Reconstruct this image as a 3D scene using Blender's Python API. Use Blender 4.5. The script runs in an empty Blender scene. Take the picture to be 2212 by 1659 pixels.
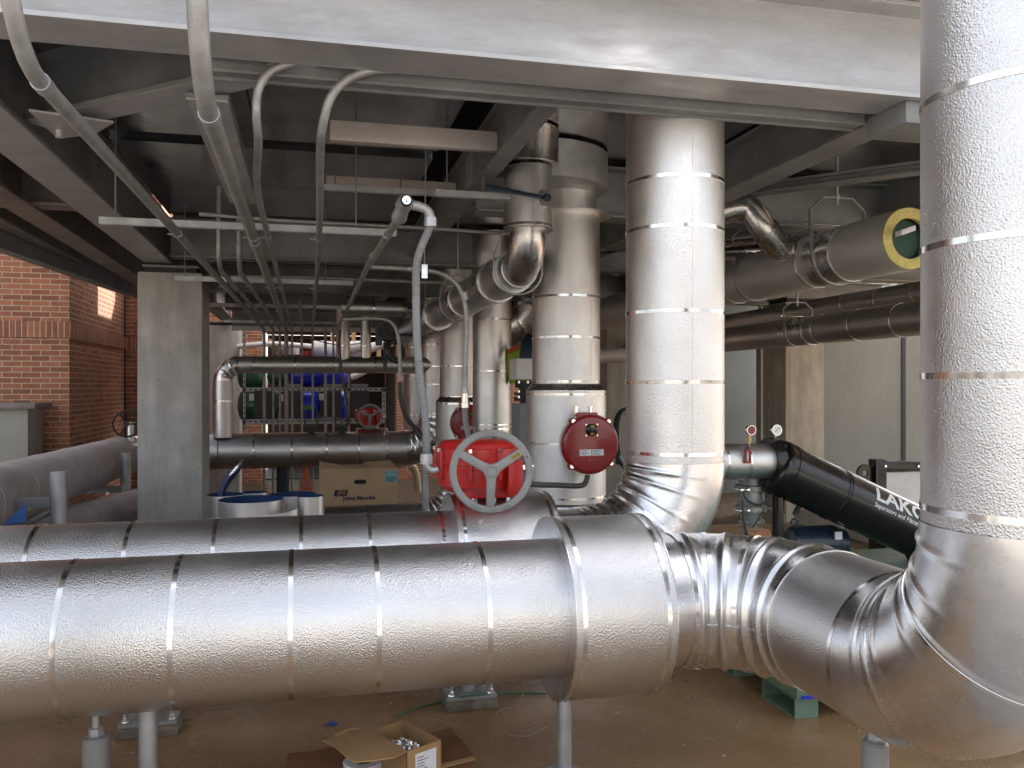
import bpy, math, random
from mathutils import Vector, Matrix
random.seed(7)
R = math.radians
PI = math.pi
S = bpy.context.scene
C = S.collection

# ------------------------------------------------------------------ camera
A = R(13.58)                      # the pipework grid is turned by this angle from the view direction
SA, CA = math.sin(A), math.cos(A)
FP, CX, CY, H = 1834.0, 1106.0, 836.4, 1.45
cam = bpy.data.cameras.new("camera")
cam.sensor_width = 36; cam.lens = 36 * FP / 2212; cam.shift_y = 0.0031
cam.clip_start = 0.05; cam.clip_end = 1500
co = bpy.data.objects.new("camera", cam); C.objects.link(co)
co.location = (0, 0, H); co.rotation_euler = (R(90), 0, -A)
S.camera = co

# ------------------------------------------------------------------ world, sun, exposure
SUN_EL, SUN_AZ = R(40), R(38)    # azimuth measured clockwise from +Y
w = bpy.data.worlds.new("World"); S.world = w; w.use_nodes = True
nt = w.node_tree; nt.nodes.clear()
sky = nt.nodes.new('ShaderNodeTexSky'); sky.sky_type = 'NISHITA'; sky.sun_disc = False
sky.sun_elevation = SUN_EL; sky.sun_rotation = SUN_AZ; sky.dust_density = 6.0; sky.air_density = 1.0; sky.ozone_density = 1.0
bg = nt.nodes.new('ShaderNodeBackground'); bg.inputs['Strength'].default_value = 0.15
wo = nt.nodes.new('ShaderNodeOutputWorld')
hs = nt.nodes.new('ShaderNodeHueSaturation'); hs.inputs['Saturation'].default_value = 0.40
nt.links.new(sky.outputs[0], hs.inputs['Color']); nt.links.new(hs.outputs[0], bg.inputs[0]); nt.links.new(bg.outputs[0], wo.inputs[0])
sl = bpy.data.lights.new("sun", 'SUN'); sl.energy = 4.0; sl.angle = R(0.5); sl.color = (1, 0.96, 0.90)
so = bpy.data.objects.new("sun", sl); C.objects.link(so)
sd = Vector((math.sin(SUN_AZ) * math.cos(SUN_EL), math.cos(SUN_AZ) * math.cos(SUN_EL), math.sin(SUN_EL)))
so.rotation_euler = (-sd).to_track_quat('-Z', 'Y').to_euler(); so.location = (0, -6, 8)
S.view_settings.view_transform = 'Standard'; S.view_settings.look = 'None'
S.view_settings.exposure = 2.03; S.view_settings.gamma = 1
S.cycles.max_bounces = 10; S.cycles.glossy_bounces = 6; S.cycles.diffuse_bounces = 5
S.cycles.use_denoising = True
S.cycles.sample_clamp_indirect = 6

# ------------------------------------------------------------------ measuring: a sight line met with a known plane
def ray(px, py):
    a, z = (px - CX) / FP, (CY - py) / FP
    return Vector((CA * a + SA, -SA * a + CA, z))
O = Vector((0, 0, H))
def atd(px, py, d): return O + ray(px, py) * d
def onY(px, py, Y): r = ray(px, py); return O + r * (Y / r.y)
def onX(px, py, X): r = ray(px, py); return O + r * (X / r.x)
def onZ(px, py, Z): r = ray(px, py); return O + r * ((Z - H) / r.z)

# ------------------------------------------------------------------ materials
def newmat(name):
    m = bpy.data.materials.new(name); m.use_nodes = True
    n = m.node_tree; b = n.nodes['Principled BSDF']
    return m, n, b
def nd(n, t, **kw):
    x = n.nodes.new(t)
    for k, v in kw.items():
        if hasattr(x, k): setattr(x, k, v)
        else: x.inputs[k.replace('_', ' ')].default_value = v
    return x
def coord(n, scale=(1, 1, 1)):
    tc = n.nodes.new('ShaderNodeTexCoord'); mp = n.nodes.new('ShaderNodeMapping')
    mp.inputs['Scale'].default_value = scale
    n.links.new(tc.outputs['Object'], mp.inputs['Vector'])
    return mp.outputs[0]
def ramp(n, fac, stops):
    r = n.nodes.new('ShaderNodeValToRGB')
    while len(r.color_ramp.elements) < len(stops): r.color_ramp.elements.new(0.5)
    for e, (p, c) in zip(r.color_ramp.elements, stops):
        e.position = p; e.color = (*c, 1) if len(c) == 3 else c
    n.links.new(fac, r.inputs[0]); return r
def noise(n, vec, scale, detail=4, rough=0.55):
    x = n.nodes.new('ShaderNodeTexNoise'); x.inputs['Scale'].default_value = scale
    x.inputs['Detail'].default_value = detail; x.inputs['Roughness'].default_value = rough
    n.links.new(vec, x.inputs['Vector']); return x.outputs['Fac']
def mat(name, c1, c2=None, metal=0.0, rough=0.5, rough2=None, nscale=3.0, bump=0.0, bscale=40.0, bdist=0.01, coat=0.0, stretch=(1, 1, 1), spec=None):
    m, n, b = newmat(name)
    b.inputs['Metallic'].default_value = metal
    b.inputs['Roughness'].default_value = rough
    if spec is not None: b.inputs['Specular IOR Level'].default_value = spec
    v = coord(n, stretch)
    if c2 is None: c2 = tuple(x * 0.82 for x in c1)
    f = noise(n, v, nscale, 6, 0.6)
    r = ramp(n, f, [(0.36, c2), (0.64, c1)])
    fr = ramp(n, noise(n, v, nscale * 13, 4, 0.7), [(0.3, (0.93, 0.93, 0.93)), (0.7, (1.04, 1.04, 1.04))])
    mm = n.nodes.new('ShaderNodeMixRGB'); mm.blend_type = 'MULTIPLY'; mm.inputs[0].default_value = 1
    n.links.new(r.outputs[0], mm.inputs[1]); n.links.new(fr.outputs[0], mm.inputs[2])
    n.links.new(mm.outputs[0], b.inputs['Base Color'])
    if rough2 is not None:
        f2 = noise(n, v, nscale * 2.3, 5, 0.6)
        rr = ramp(n, f2, [(0.35, (rough,) * 3), (0.65, (rough2,) * 3)])
        n.links.new(rr.outputs[0], b.inputs['Roughness'])
    if bump > 0:
        f3 = noise(n, v, bscale, 3, 0.6)
        bp = nd(n, 'ShaderNodeBump', Strength=bump, Distance=bdist)
        n.links.new(f3, bp.inputs['Height']); n.links.new(bp.outputs[0], b.inputs['Normal'])
    if coat: b.inputs['Coat Weight'].default_value = coat; b.inputs['Coat Roughness'].default_value = 0.08
    return m

def emboss(name, col=(0.72, 0.71, 0.70), rough=0.34, sc=215.0, strength=0.9, dist=0.0019, metal=1.0):
    m, n, b = newmat(name)
    b.inputs['Metallic'].default_value = metal
    v = coord(n)
    f = noise(n, v, 1.7, 4, 0.6)
    r = ramp(n, f, [(0.3, tuple(x * 0.9 for x in col)), (0.7, col)])
    n.links.new(r.outputs[0], b.inputs['Base Color'])
    rr = ramp(n, noise(n, v, 3.1, 3), [(0.3, (rough * 0.85,) * 3), (0.7, (rough * 1.2,) * 3)])
    n.links.new(rr.outputs[0], b.inputs['Roughness'])
    vo = n.nodes.new('ShaderNodeTexVoronoi'); vo.feature = 'SMOOTH_F1'; vo.inputs['Scale'].default_value = sc
    n.links.new(v, vo.inputs['Vector'])
    mx = n.nodes.new('ShaderNodeMath'); mx.operation = 'ADD'
    n.links.new(vo.outputs['Distance'], mx.inputs[0]); n.links.new(noise(n, v, sc * 0.8, 2), mx.inputs[1])
    mv = n.nodes.new('ShaderNodeMath'); mv.operation = 'MULTIPLY'      # the rollers bite unevenly
    vr = ramp(n, noise(n, v, 3.3, 5, 0.65), [(0.3, (0.45,) * 3), (0.7, (1.15,) * 3)])
    n.links.new(mx.outputs[0], mv.inputs[0]); n.links.new(vr.outputs[0], mv.inputs[1])
    bp = nd(n, 'ShaderNodeBump', Strength=strength, Distance=dist)
    n.links.new(mv.outputs[0], bp.inputs['Height'])
    bp2 = nd(n, 'ShaderNodeBump', Strength=0.13, Distance=0.02)      # faint dents and waviness
    n.links.new(noise(n, v, 5.0, 2), bp2.inputs['Height']); n.links.new(bp.outputs[0], bp2.inputs['Normal'])
    n.links.new(bp2.outputs[0], b.inputs['Normal'])
    return m

def smoothmetal(name, col=(0.77, 0.77, 0.78), rough=0.28, drops=True):
    m, n, b = newmat(name)
    b.inputs['Metallic'].default_value = 1.0
    v = coord(n)
    r = ramp(n, noise(n, v, 2.5, 5, 0.65), [(0.3, tuple(x * 0.88 for x in col)), (0.7, col)])
    n.links.new(r.outputs[0], b.inputs['Base Color'])
    rr = ramp(n, noise(n, v, 6, 5, 0.7), [(0.3, (rough * 0.7,) * 3), (0.72, (rough * 1.4,) * 3)])
    n.links.new(rr.outputs[0], b.inputs['Roughness'])
    bp2 = nd(n, 'ShaderNodeBump', Strength=0.3, Distance=0.015)
    n.links.new(noise(n, v, 4.5, 2), bp2.inputs['Height'])
    if drops:                                                          # rain drops standing on the sheet
        vo = n.nodes.new('ShaderNodeTexVoronoi'); vo.inputs['Scale'].default_value = 75
        n.links.new(v, vo.inputs['Vector'])
        dr = ramp(n, vo.outputs['Distance'], [(0.0, (1, 1, 1)), (0.20, (0, 0, 0))])
        ms = ramp(n, noise(n, v, 14, 2), [(0.50, (0, 0, 0)), (0.75, (1, 1, 1))])
        mm = nd(n, 'ShaderNodeMath', operation='MULTIPLY')
        n.links.new(dr.outputs[0], mm.inputs[0]); n.links.new(ms.outputs[0], mm.inputs[1])
        bp = nd(n, 'ShaderNodeBump', Strength=0.3, Distance=0.002)
        n.links.new(mm.outputs[0], bp.inputs['Height']); n.links.new(bp2.outputs[0], bp.inputs['Normal'])
        n.links.new(bp.outputs[0], b.inputs['Normal'])
    else:
        n.links.new(bp2.outputs[0], b.inputs['Normal'])
    return m

def brickmat(name, soldier=False):
    m, n, b = newmat(name)
    tc = n.nodes.new('ShaderNodeTexCoord'); sx = n.nodes.new('ShaderNodeSeparateXYZ')
    n.links.new(tc.outputs['Object'], sx.inputs[0])
    ad = nd(n, 'ShaderNodeMath', operation='ADD'); n.links.new(sx.outputs[0], ad.inputs[0]); n.links.new(sx.outputs[1], ad.inputs[1])
    cb = n.nodes.new('ShaderNodeCombineXYZ')
    n.links.new(ad.outputs[0], cb.inputs[0]); n.links.new(sx.outputs[2], cb.inputs[1])
    br = n.nodes.new('ShaderNodeTexBrick'); n.links.new(cb.outputs[0], br.inputs['Vector'])
    br.inputs['Scale'].default_value = 1
    br.inputs['Brick Width'].default_value = 0.0677 if soldier else 0.213
    br.inputs['Row Height'].default_value = 0.5 if soldier else 0.0677
    br.inputs['Mortar Size'].default_value = 0.0055; br.inputs['Mortar Smooth'].default_value = 0.15
    br.offset = 0.0 if soldier else 0.5
    br.inputs['Bias'].default_value = 0.15
    br.inputs['Color1'].default_value = (0.48, 0.185, 0.10, 1); br.inputs['Color2'].default_value = (0.27, 0.105, 0.065, 1)
    br.inputs['Mortar'].default_value = (0.56, 0.45, 0.30, 1)
    mx = n.nodes.new('ShaderNodeMixRGB'); mx.blend_type = 'MULTIPLY'; mx.inputs[0].default_value = 0.7
    rr = ramp(n, noise(n, tc.outputs['Object'], 9, 6, 0.7), [(0.3, (0.72, 0.7, 0.68)), (0.7, (1.1, 1.08, 1.05))])
    n.links.new(br.outputs['Color'], mx.inputs[1]); n.links.new(rr.outputs[0], mx.inputs[2])
    n.links.new(mx.outputs[0], b.inputs['Base Color']); b.inputs['Roughness'].default_value = 0.85
    bp = nd(n, 'ShaderNodeBump', Strength=0.6, Distance=0.008); bp.invert = True
    n.links.new(br.outputs['Fac'], bp.inputs['Height']); n.links.new(bp.outputs[0], b.inputs['Normal'])
    return m

def floormat():
    m, n, b = newmat('wet_concrete')
    v = coord(n)
    big = ramp(n, noise(n, v, 0.9, 8, 0.65), [(0.3, (0.19, 0.110, 0.050)), (0.5, (0.28, 0.168, 0.082)), (0.72, (0.36, 0.24, 0.135))])
    fine = ramp(n, noise(n, v, 45, 6, 0.75), [(0.3, (0.72, 0.72, 0.72)), (0.7, (1.15, 1.15, 1.15))])
    mx = n.nodes.new('ShaderNodeMixRGB'); mx.blend_type = 'MULTIPLY'; mx.inputs[0].default_value = 1
    n.links.new(big.outputs[0], mx.inputs[1]); n.links.new(fine.outputs[0], mx.inputs[2])
    # light trowel joints, a grid three metres apart
    n.links.new(mx.outputs[0], b.inputs['Base Color'])
    ro = ramp(n, noise(n, v, 1.6, 5, 0.6), [(0.38, (0.13, 0.13, 0.13)), (0.62, (0.42, 0.42, 0.42))])
    n.links.new(ro.outputs[0], b.inputs['Roughness'])
    bp = nd(n, 'ShaderNodeBump', Strength=0.35, Distance=0.004)
    n.links.new(noise(n, v, 90, 5, 0.7), bp.inputs['Height']); n.links.new(bp.outputs[0], b.inputs['Normal'])
    return m

def concretemat(name, c1, c2):
    m, n, b = newmat(name)
    v = coord(n); v2 = coord(n, (3.2, 3.2, 0.5))
    a = ramp(n, noise(n, v, 2.6, 9, 0.68), [(0.3, c2), (0.52, tuple((x + y) / 2 for x, y in zip(c1, c2))), (0.7, c1)])
    st = ramp(n, noise(n, v2, 2.2, 5, 0.6), [(0.42, (0.62, 0.6, 0.57)), (0.58, (1, 1, 1))])
    mx = n.nodes.new('ShaderNodeMixRGB'); mx.blend_type = 'MULTIPLY'; mx.inputs[0].default_value = 0.42
    n.links.new(a.outputs[0], mx.inputs[1]); n.links.new(st.outputs[0], mx.inputs[2])
    vo = n.nodes.new('ShaderNodeTexVoronoi'); vo.inputs['Scale'].default_value = 11
    n.links.new(v, vo.inputs['Vector'])
    pit = ramp(n, vo.outputs['Distance'], [(0.05, (0.25, 0.24, 0.22)), (0.09, (1, 1, 1))])
    mx2 = n.nodes.new('ShaderNodeMixRGB'); mx2.blend_type = 'MULTIPLY'; mx2.inputs[0].default_value = 1
    n.links.new(mx.outputs[0], mx2.inputs[1]); n.links.new(pit.outputs[0], mx2.inputs[2])
    n.links.new(mx2.outputs[0], b.inputs['Base Color']); b.inputs['Roughness'].default_value = 0.82
    bp = nd(n, 'ShaderNodeBump', Strength=0.4, Distance=0.006)
    n.links.new(noise(n, v, 30, 6, 0.7), bp.inputs['Height']); n.links.new(bp.outputs[0], b.inputs['Normal'])
    return m

M = dict(
    emb=emboss('stucco_aluminium'),
    embfar=emboss('stucco_aluminium_far', rough=0.36, sc=150, strength=0.8),
    embpale=emboss('stucco_aluminium_brightened', col=(0.66, 0.655, 0.65), rough=0.42, sc=150, strength=0.7, metal=0.55),  # paler, less metallic copy: brightness put in where the pipe mirrors darkness
    embdark=emboss('stucco_aluminium_dull', col=(0.62, 0.625, 0.63), rough=0.40, sc=90, strength=0.3),
    sm=smoothmetal('smooth_aluminium'),
    smdark=smoothmetal('smooth_steel_dull', col=(0.55, 0.54, 0.53), rough=0.26, drops=False),
    band=mat('bright_strap', (0.86, 0.85, 0.84), (0.8, 0.79, 0.78), metal=1, rough=0.12, rough2=0.18, nscale=20),
    galv=mat('galvanised_steel', (0.52, 0.53, 0.54), (0.38, 0.39, 0.40), metal=0.75, rough=0.42, rough2=0.6, nscale=7, bump=0.15, bscale=60, bdist=0.002),
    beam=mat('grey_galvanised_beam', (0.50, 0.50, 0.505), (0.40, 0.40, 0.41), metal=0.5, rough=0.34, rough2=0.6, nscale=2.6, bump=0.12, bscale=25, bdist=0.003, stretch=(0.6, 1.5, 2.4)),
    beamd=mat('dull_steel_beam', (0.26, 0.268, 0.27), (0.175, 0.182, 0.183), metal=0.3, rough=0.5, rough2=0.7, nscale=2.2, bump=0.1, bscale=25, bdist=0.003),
    beamb=mat('brown_steel_beam', (0.26, 0.225, 0.205), (0.17, 0.145, 0.13), metal=0.2, rough=0.5, rough2=0.7, nscale=3),
    pan=mat('stainless_basin_sheet', (0.50, 0.505, 0.515), (0.40, 0.405, 0.41), metal=0.95, rough=0.14, rough2=0.26, nscale=2, bump=0.22, bscale=2.0, bdist=0.03),
    tan=mat('pale_folded_sheet', (0.66, 0.60, 0.55), (0.58, 0.52, 0.48), metal=0.3, rough=0.45, nscale=4),
    conduit=mat('galvanised_conduit', (0.42, 0.42, 0.41), (0.31, 0.31, 0.30), metal=0.6, rough=0.45, rough2=0.55, nscale=9),
    brass=mat('weathered_brass', (0.55, 0.40, 0.18), metal=0.9, rough=0.35),
    conc=concretemat('column_concrete', (0.58, 0.575, 0.55), (0.38, 0.375, 0.36)),
    conc2=concretemat('pale_column_concrete', (0.56, 0.53, 0.45), (0.40, 0.37, 0.31)),
    floor=floormat(),
    yard=mat('dry_yard_concrete', (0.31, 0.275, 0.235), (0.24, 0.215, 0.185), rough=0.8, nscale=0.7),
    bounce_wall=mat('bounce_wall', (0.22, 0.21, 0.195), (0.185, 0.175, 0.16), rough=0.8, nscale=0.5),
    soil=mat('wet_soil_and_straw', (0.14, 0.09, 0.045), (0.05, 0.035, 0.02), rough=0.8, nscale=14, bump=0.9, bscale=30, bdist=0.03),
    brick=brickmat('red_brick'), soldier=brickmat('soldier_brick', True),
    red=mat('glossy_red_paint', (0.50, 0.014, 0.012), (0.40, 0.012, 0.011), rough=0.32, rough2=0.46, nscale=5, coat=0.12, bump=0.05, bscale=40, bdist=0.001),
    redd=mat('dark_red_paint', (0.30, 0.012, 0.015), (0.24, 0.010, 0.013), rough=0.3, rough2=0.38, nscale=5, coat=0.4),
    greyp=mat('grey_cast_paint', (0.25, 0.25, 0.235), (0.20, 0.20, 0.19), rough=0.4, rough2=0.55, nscale=8, bump=0.1, bscale=80, bdist=0.001),
    black=mat('glossy_black_paint', (0.006, 0.006, 0.006), (0.005, 0.005, 0.005), rough=0.2, rough2=0.28, nscale=4, coat=0.1),
    blackm=mat('matt_black', (0.022, 0.022, 0.024), (0.014, 0.014, 0.015), rough=0.55),
    rubber=mat('black_cable_jacket', (0.035, 0.037, 0.042), rough=0.42),
    flexg=mat('grey_flexible_jacket', (0.23, 0.235, 0.235), rough=0.42),
    cardl=mat('brightened_cardboard', (0.62, 0.45, 0.26), (0.54, 0.38, 0.22), rough=0.82, nscale=3, bump=0.15, bscale=70, bdist=0.002),  # paler copy of cardboard, making up for the dim spot under the platform
    card=mat('cardboard', (0.40, 0.24, 0.11), (0.33, 0.195, 0.085), rough=0.82, nscale=3, bump=0.15, bscale=70, bdist=0.002),
    cardw=mat('wet_cardboard', (0.20, 0.085, 0.035), (0.13, 0.055, 0.025), rough=0.6, nscale=6),
    cardd=mat('cardboard_edge', (0.30, 0.19, 0.10), rough=0.9, nscale=60),
    white=mat('white_paint', (0.74, 0.74, 0.72), (0.64, 0.64, 0.62), rough=0.4, nscale=5),
    paper=mat('paper_label', (0.78, 0.77, 0.80), rough=0.6),
    cyan=mat('pale_blue_label', (0.25, 0.60, 0.62), rough=0.6),
    ink=mat('navy_print', (0.03, 0.035, 0.10), rough=0.7),
    kink=mat('black_print', (0.02, 0.02, 0.02), rough=0.7),
    bluein=mat('blue_jacket_lining', (0.010, 0.038, 0.13), (0.008, 0.03, 0.10), rough=0.35),
    blue=mat('bright_blue_enamel', (0.014, 0.03, 0.62), (0.012, 0.025, 0.52), rough=0.3, coat=0.3),
    green=mat('green_enamel', (0.03, 0.12, 0.065), (0.02, 0.08, 0.045), rough=0.35, coat=0.2),
    greend=mat('dark_green_pipe', (0.012, 0.06, 0.035), rough=0.4),
    grime=mat('dirty_grout', (0.20, 0.165, 0.13), (0.09, 0.075, 0.06), rough=0.85, nscale=14, bump=0.5, bscale=40, bdist=0.01),
    lime=mat('green_stripe', (0.10, 0.42, 0.10), rough=0.4),
    skid=mat('pale_green_paint', (0.15, 0.23, 0.165), (0.125, 0.195, 0.14), rough=0.45, rough2=0.6, nscale=3),
    motor=mat('dark_blue_motor_paint', (0.010, 0.026, 0.05), rough=0.35, coat=0.3),
    dgrey=mat('dark_grey_panel', (0.055, 0.058, 0.062), rough=0.6),
    mgrey=mat('cast_grey_metal', (0.30, 0.30, 0.29), metal=0.6, rough=0.45, nscale=12),
    wallp=mat('grey_wall_panel', (0.34, 0.33, 0.285), (0.27, 0.26, 0.225), rough=0.7, rough2=0.85, nscale=0.9, stretch=(1, 1, 0.35)),
    wallw=mat('pale_wall_panel', (0.27, 0.285, 0.31), rough=0.6, nscale=1),
    corr=mat('corrugated_sheet', (0.56, 0.56, 0.54), rough=0.5, nscale=2),
    cabinet=mat('putty_cabinet', (0.34, 0.33, 0.28), rough=0.55, nscale=1.5),
    wool=mat('yellow_insulation', (0.66, 0.58, 0.22), (0.56, 0.48, 0.16), rough=0.95, nscale=25, bump=0.8, bscale=60, bdist=0.01),
    rust=mat('rusty_steel', (0.30, 0.11, 0.035), (0.10, 0.075, 0.06), rough=0.75, nscale=9, bump=0.3, bscale=50, bdist=0.003),
    wood=mat('raw_timber', (0.45, 0.30, 0.16), rough=0.8, nscale=6),
    hose=mat('white_hose', (0.78, 0.77, 0.75), rough=0.5),
    orange=mat('orange_plastic', (0.75, 0.14, 0.03), rough=0.5),
    hiviz=mat('neon_yellow_cloth', (0.27, 0.42, 0.04), rough=0.85),
    hiorange=mat('orange_trim_cloth', (0.6, 0.10, 0.03), rough=0.85),
    gcord=mat('green_cord', (0.015, 0.13, 0.055), rough=0.5),
    tape=mat('blue_tape', (0.015, 0.09, 0.34), rough=0.5),
    cream=mat('cream_paint', (0.62, 0.56, 0.38), rough=0.6),
    yel=mat('yellow_marking', (0.40, 0.33, 0.04), rough=0.5),
    dusty=mat('dusty_canvas_jacket', (0.50, 0.465, 0.45), (0.38, 0.355, 0.345), metal=0.25, rough=0.5, rough2=0.65, nscale=4, bump=0.25, bscale=9, bdist=0.02),
    wire=mat('pale_wire', (0.6, 0.55, 0.45), metal=0.6, rough=0.4),
    glass=mat('gauge_glass', (0.75, 0.77, 0.78), metal=0.0, rough=0.12, coat=0.7),
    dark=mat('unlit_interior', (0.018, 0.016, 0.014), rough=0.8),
)

# ------------------------------------------------------------------ mesh building
ORG = {}
class MB:
    def __init__(s): s.v = []; s.f = []
    def add(s, vs, fs):
        o = len(s.v); s.v += [Vector(v) for v in vs]; s.f += [tuple(i + o for i in f) for f in fs]; return s
    def box(s, a, b):
        x0, x1 = sorted((a[0], b[0])); y0, y1 = sorted((a[1], b[1])); z0, z1 = sorted((a[2], b[2]))
        return s.add([(x0, y0, z0), (x1, y0, z0), (x1, y1, z0), (x0, y1, z0), (x0, y0, z1), (x1, y0, z1), (x1, y1, z1), (x0, y1, z1)],
                     [(0, 3, 2, 1), (4, 5, 6, 7), (0, 1, 5, 4), (1, 2, 6, 5), (2, 3, 7, 6), (3, 0, 4, 7)])
    def obox(s, c, ax, ay, az, hx, hy, hz):
        c = Vector(c); ax, ay, az = [Vector(q).normalized() for q in (ax, ay, az)]
        vs = [c + ax * i * hx + ay * j * hy + az * k * hz for k in (-1, 1) for (i, j) in ((-1, -1), (1, -1), (1, 1), (-1, 1))]
        return s.add(vs, [(0, 3, 2, 1), (4, 5, 6, 7), (0, 1, 5, 4), (1, 2, 6, 5), (2, 3, 7, 6), (3, 0, 4, 7)])
    def sweep(s, pts, r, n=20, caps=True, closed=False, up=None):
        pts = [Vector(p) for p in pts]; m = len(pts)
        rf = r if callable(r) else (lambda i, ph: r)
        T = []
        for i in range(m):
            if closed: t = pts[(i + 1) % m] - pts[i - 1]
            else: t = pts[min(i + 1, m - 1)] - pts[max(i - 1, 0)]
            T.append(t.normalized())
        u = Vector(up) if up else (Vector((0, 0, 1)) if abs(T[0].z) < 0.9 else Vector((1, 0, 0)))
        u = (u - T[0] * u.dot(T[0])).normalized()
        vs = []
        for i in range(m):
            u = (u - T[i] * u.dot(T[i])).normalized(); w_ = T[i].cross(u)
            for k in range(n):
                ph = 2 * PI * k / n; q = rf(i, ph)
                vs.append(pts[i] + (u * math.cos(ph) + w_ * math.sin(ph)) * q)
        fs = []
        for i in range(m if closed else m - 1):
            j = (i + 1) % m
            for k in range(n):
                l = (k + 1) % n
                fs.append((i * n + k, i * n + l, j * n + l, j * n + k))
        if caps and not closed:
            fs.append(tuple(range(n - 1, -1, -1))); fs.append(tuple((m - 1) * n + k for k in range(n)))
        return s.add(vs, fs)
    def cyl(s, p0, p1, r0, r1=None, n=24, caps=True):
        r1 = r0 if r1 is None else r1
        return s.sweep([p0, p1], lambda i, ph: (r0, r1)[i], n, caps)
    def lathe(s, p, d, prof, n=48, caps=False):
        """prof: list of (distance along d, radius), straight axis"""
        p = Vector(p); d = Vector(d).normalized()
        u = Vector((0, 0, 1)) if abs(d.z) < 0.9 else Vector((1, 0, 0))
        u = (u - d * u.dot(d)).normalized(); w_ = d.cross(u)
        vs = [p + d * t + (u * math.cos(2 * PI * k / n) + w_ * math.sin(2 * PI * k / n)) * max(q, 1e-5) for (t, q) in prof for k in range(n)]
        fs = []
        for i in range(len(prof) - 1):
            for k in range(n):
                l = (k + 1) % n; fs.append((i * n + k, i * n + l, (i + 1) * n + l, (i + 1) * n + k))
        if caps:
            fs.append(tuple(range(n - 1, -1, -1))); fs.append(tuple((len(prof) - 1) * n + k for k in range(n)))
        return s.add(vs, fs)
    def torus(s, c, axis, Rr, r, n=48, m=12):
        axis = Vector(axis).normalized()
        u = Vector((0, 0, 1)) if abs(axis.z) < 0.9 else Vector((1, 0, 0))
        u = (u - axis * u.dot(axis)).normalized(); w_ = axis.cross(u)
        pts = [Vector(c) + (u * math.cos(2 * PI * k / n) + w_ * math.sin(2 * PI * k / n)) * Rr for k in range(n)]
        return s.sweep(pts, r, m, closed=True, up=axis)
    def prism(s, poly, o, ax, ay, az):
        """2-D polygon in the (ax, ay) frame at o, extruded by the vector az"""
        o = Vector(o); ax = Vector(ax); ay = Vector(ay); az = Vector(az); n = len(poly)
        a = [o + ax * x + ay * y for x, y in poly]; b = [p + az for p in a]
        fs = [tuple(range(n - 1, -1, -1)), tuple(range(n, 2 * n))] + [(i, (i + 1) % n, (i + 1) % n + n, i + n) for i in range(n)]
        return s.add(a + b, fs)
    def ibeam(s, p0, p1, D=0.41, bf=0.25, tf=0.02, tw=0.014):
        """p0, p1: middle of the bottom face"""
        p0 = Vector(p0); p1 = Vector(p1); d = p1 - p0; side = d.cross(Vector((0, 0, 1))).normalized()
        b, t = bf / 2, tw / 2
        poly = [(-b, 0), (b, 0), (b, tf), (t, tf), (t, D - tf), (b, D - tf), (b, D), (-b, D), (-b, D - tf), (-t, D - tf), (-t, tf), (-b, tf)]
        return s.prism(poly, p0, side, Vector((0, 0, 1)), d)
    def chan(s, p0, p1, h=0.041, wd=0.041, t=0.004):
        """strut channel, open side down; p0, p1 the middle of its top"""
        p0 = Vector(p0); p1 = Vector(p1); d = p1 - p0; side = d.cross(Vector((0, 0, 1))).normalized(); b = wd / 2
        poly = [(-b, 0), (b, 0), (b, -h), (b - 0.009, -h), (b - 0.009, -h + t), (b - t, -h + t), (b - t, -t), (-b + t, -t), (-b + t, -h + t), (-b + 0.009, -h + t), (-b + 0.009, -h), (-b, -h)]
        return s.prism(poly, p0, side, Vector((0, 0, 1)), d)
    def sheet(s, pts, t):
        """a plane polygon with a thickness t"""
        pts = [Vector(p) for p in pts]; n = len(pts)
        nr = Vector((0, 0, 0))
        for i in range(n): nr += (pts[i] - pts[0]).cross(pts[(i + 1) % n] - pts[0])
        nr = nr.normalized() * t
        return s.add(pts + [p + nr for p in pts], [tuple(range(n - 1, -1, -1)), tuple(range(n, 2 * n))] + [(i, (i + 1) % n, (i + 1) % n + n, i + n) for i in range(n)])
    def build(s, name, m, parent=None, smooth=True, ang=38, bevel=0):
        o = ORG.get(parent, Vector((0, 0, 0)))
        me = bpy.data.meshes.new(name)
        me.from_pydata([v - o for v in s.v], [], s.f); me.update()
        import bmesh
        b = bmesh.new(); b.from_mesh(me); bmesh.ops.recalc_face_normals(b, faces=b.faces)
        if bevel:
            es = [e for e in b.edges if e.is_manifold and e.calc_face_angle(0) > R(50)]
            bmesh.ops.bevel(b, geom=es, offset=bevel, segments=2, profile=0.6, affect='EDGES', clamp_overlap=True)
        b.to_mesh(me); b.free()
        if smooth:
            me.shade_smooth(); me.set_sharp_from_angle(angle=R(ang))
        me.materials.append(M[m] if isinstance(m, str) else m)
        ob = bpy.data.objects.new(name, me); C.objects.link(ob)
        if parent is not None: ob.parent = parent
        ORG[ob] = o
        return ob

def thing(name, label, cat, loc=(0, 0, 0), group=None):
    o = bpy.data.objects.new(name, None); C.objects.link(o); o.empty_display_size = 0.1
    o.location = Vector(loc); ORG[o] = Vector(loc)
    o['label'] = label; o['category'] = cat
    if group: o['group'] = group
    return o
def tag(o, label, cat, group=None):
    o['label'] = label; o['category'] = cat
    if group: o['group'] = group
    return o
def struct(o): o['kind'] = 'structure'; return o
def dup(root, loc, label=None, rotz=0.0, scale=None):
    r = root.copy(); C.objects.link(r); r.location = Vector(loc); r.rotation_euler[2] += rotz
    if scale: r.scale = (scale,) * 3
    if label: r['label'] = label
    for ch in list(root.children):
        c = ch.copy(); C.objects.link(c); c.parent = r
        for g in ch.children:
            d = g.copy(); C.objects.link(d); d.parent = c
    return r

def V(*a): return Vector(a)
UX, UY, UZ = V(1, 0, 0), V(0, 1, 0), V(0, 0, 1)

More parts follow.
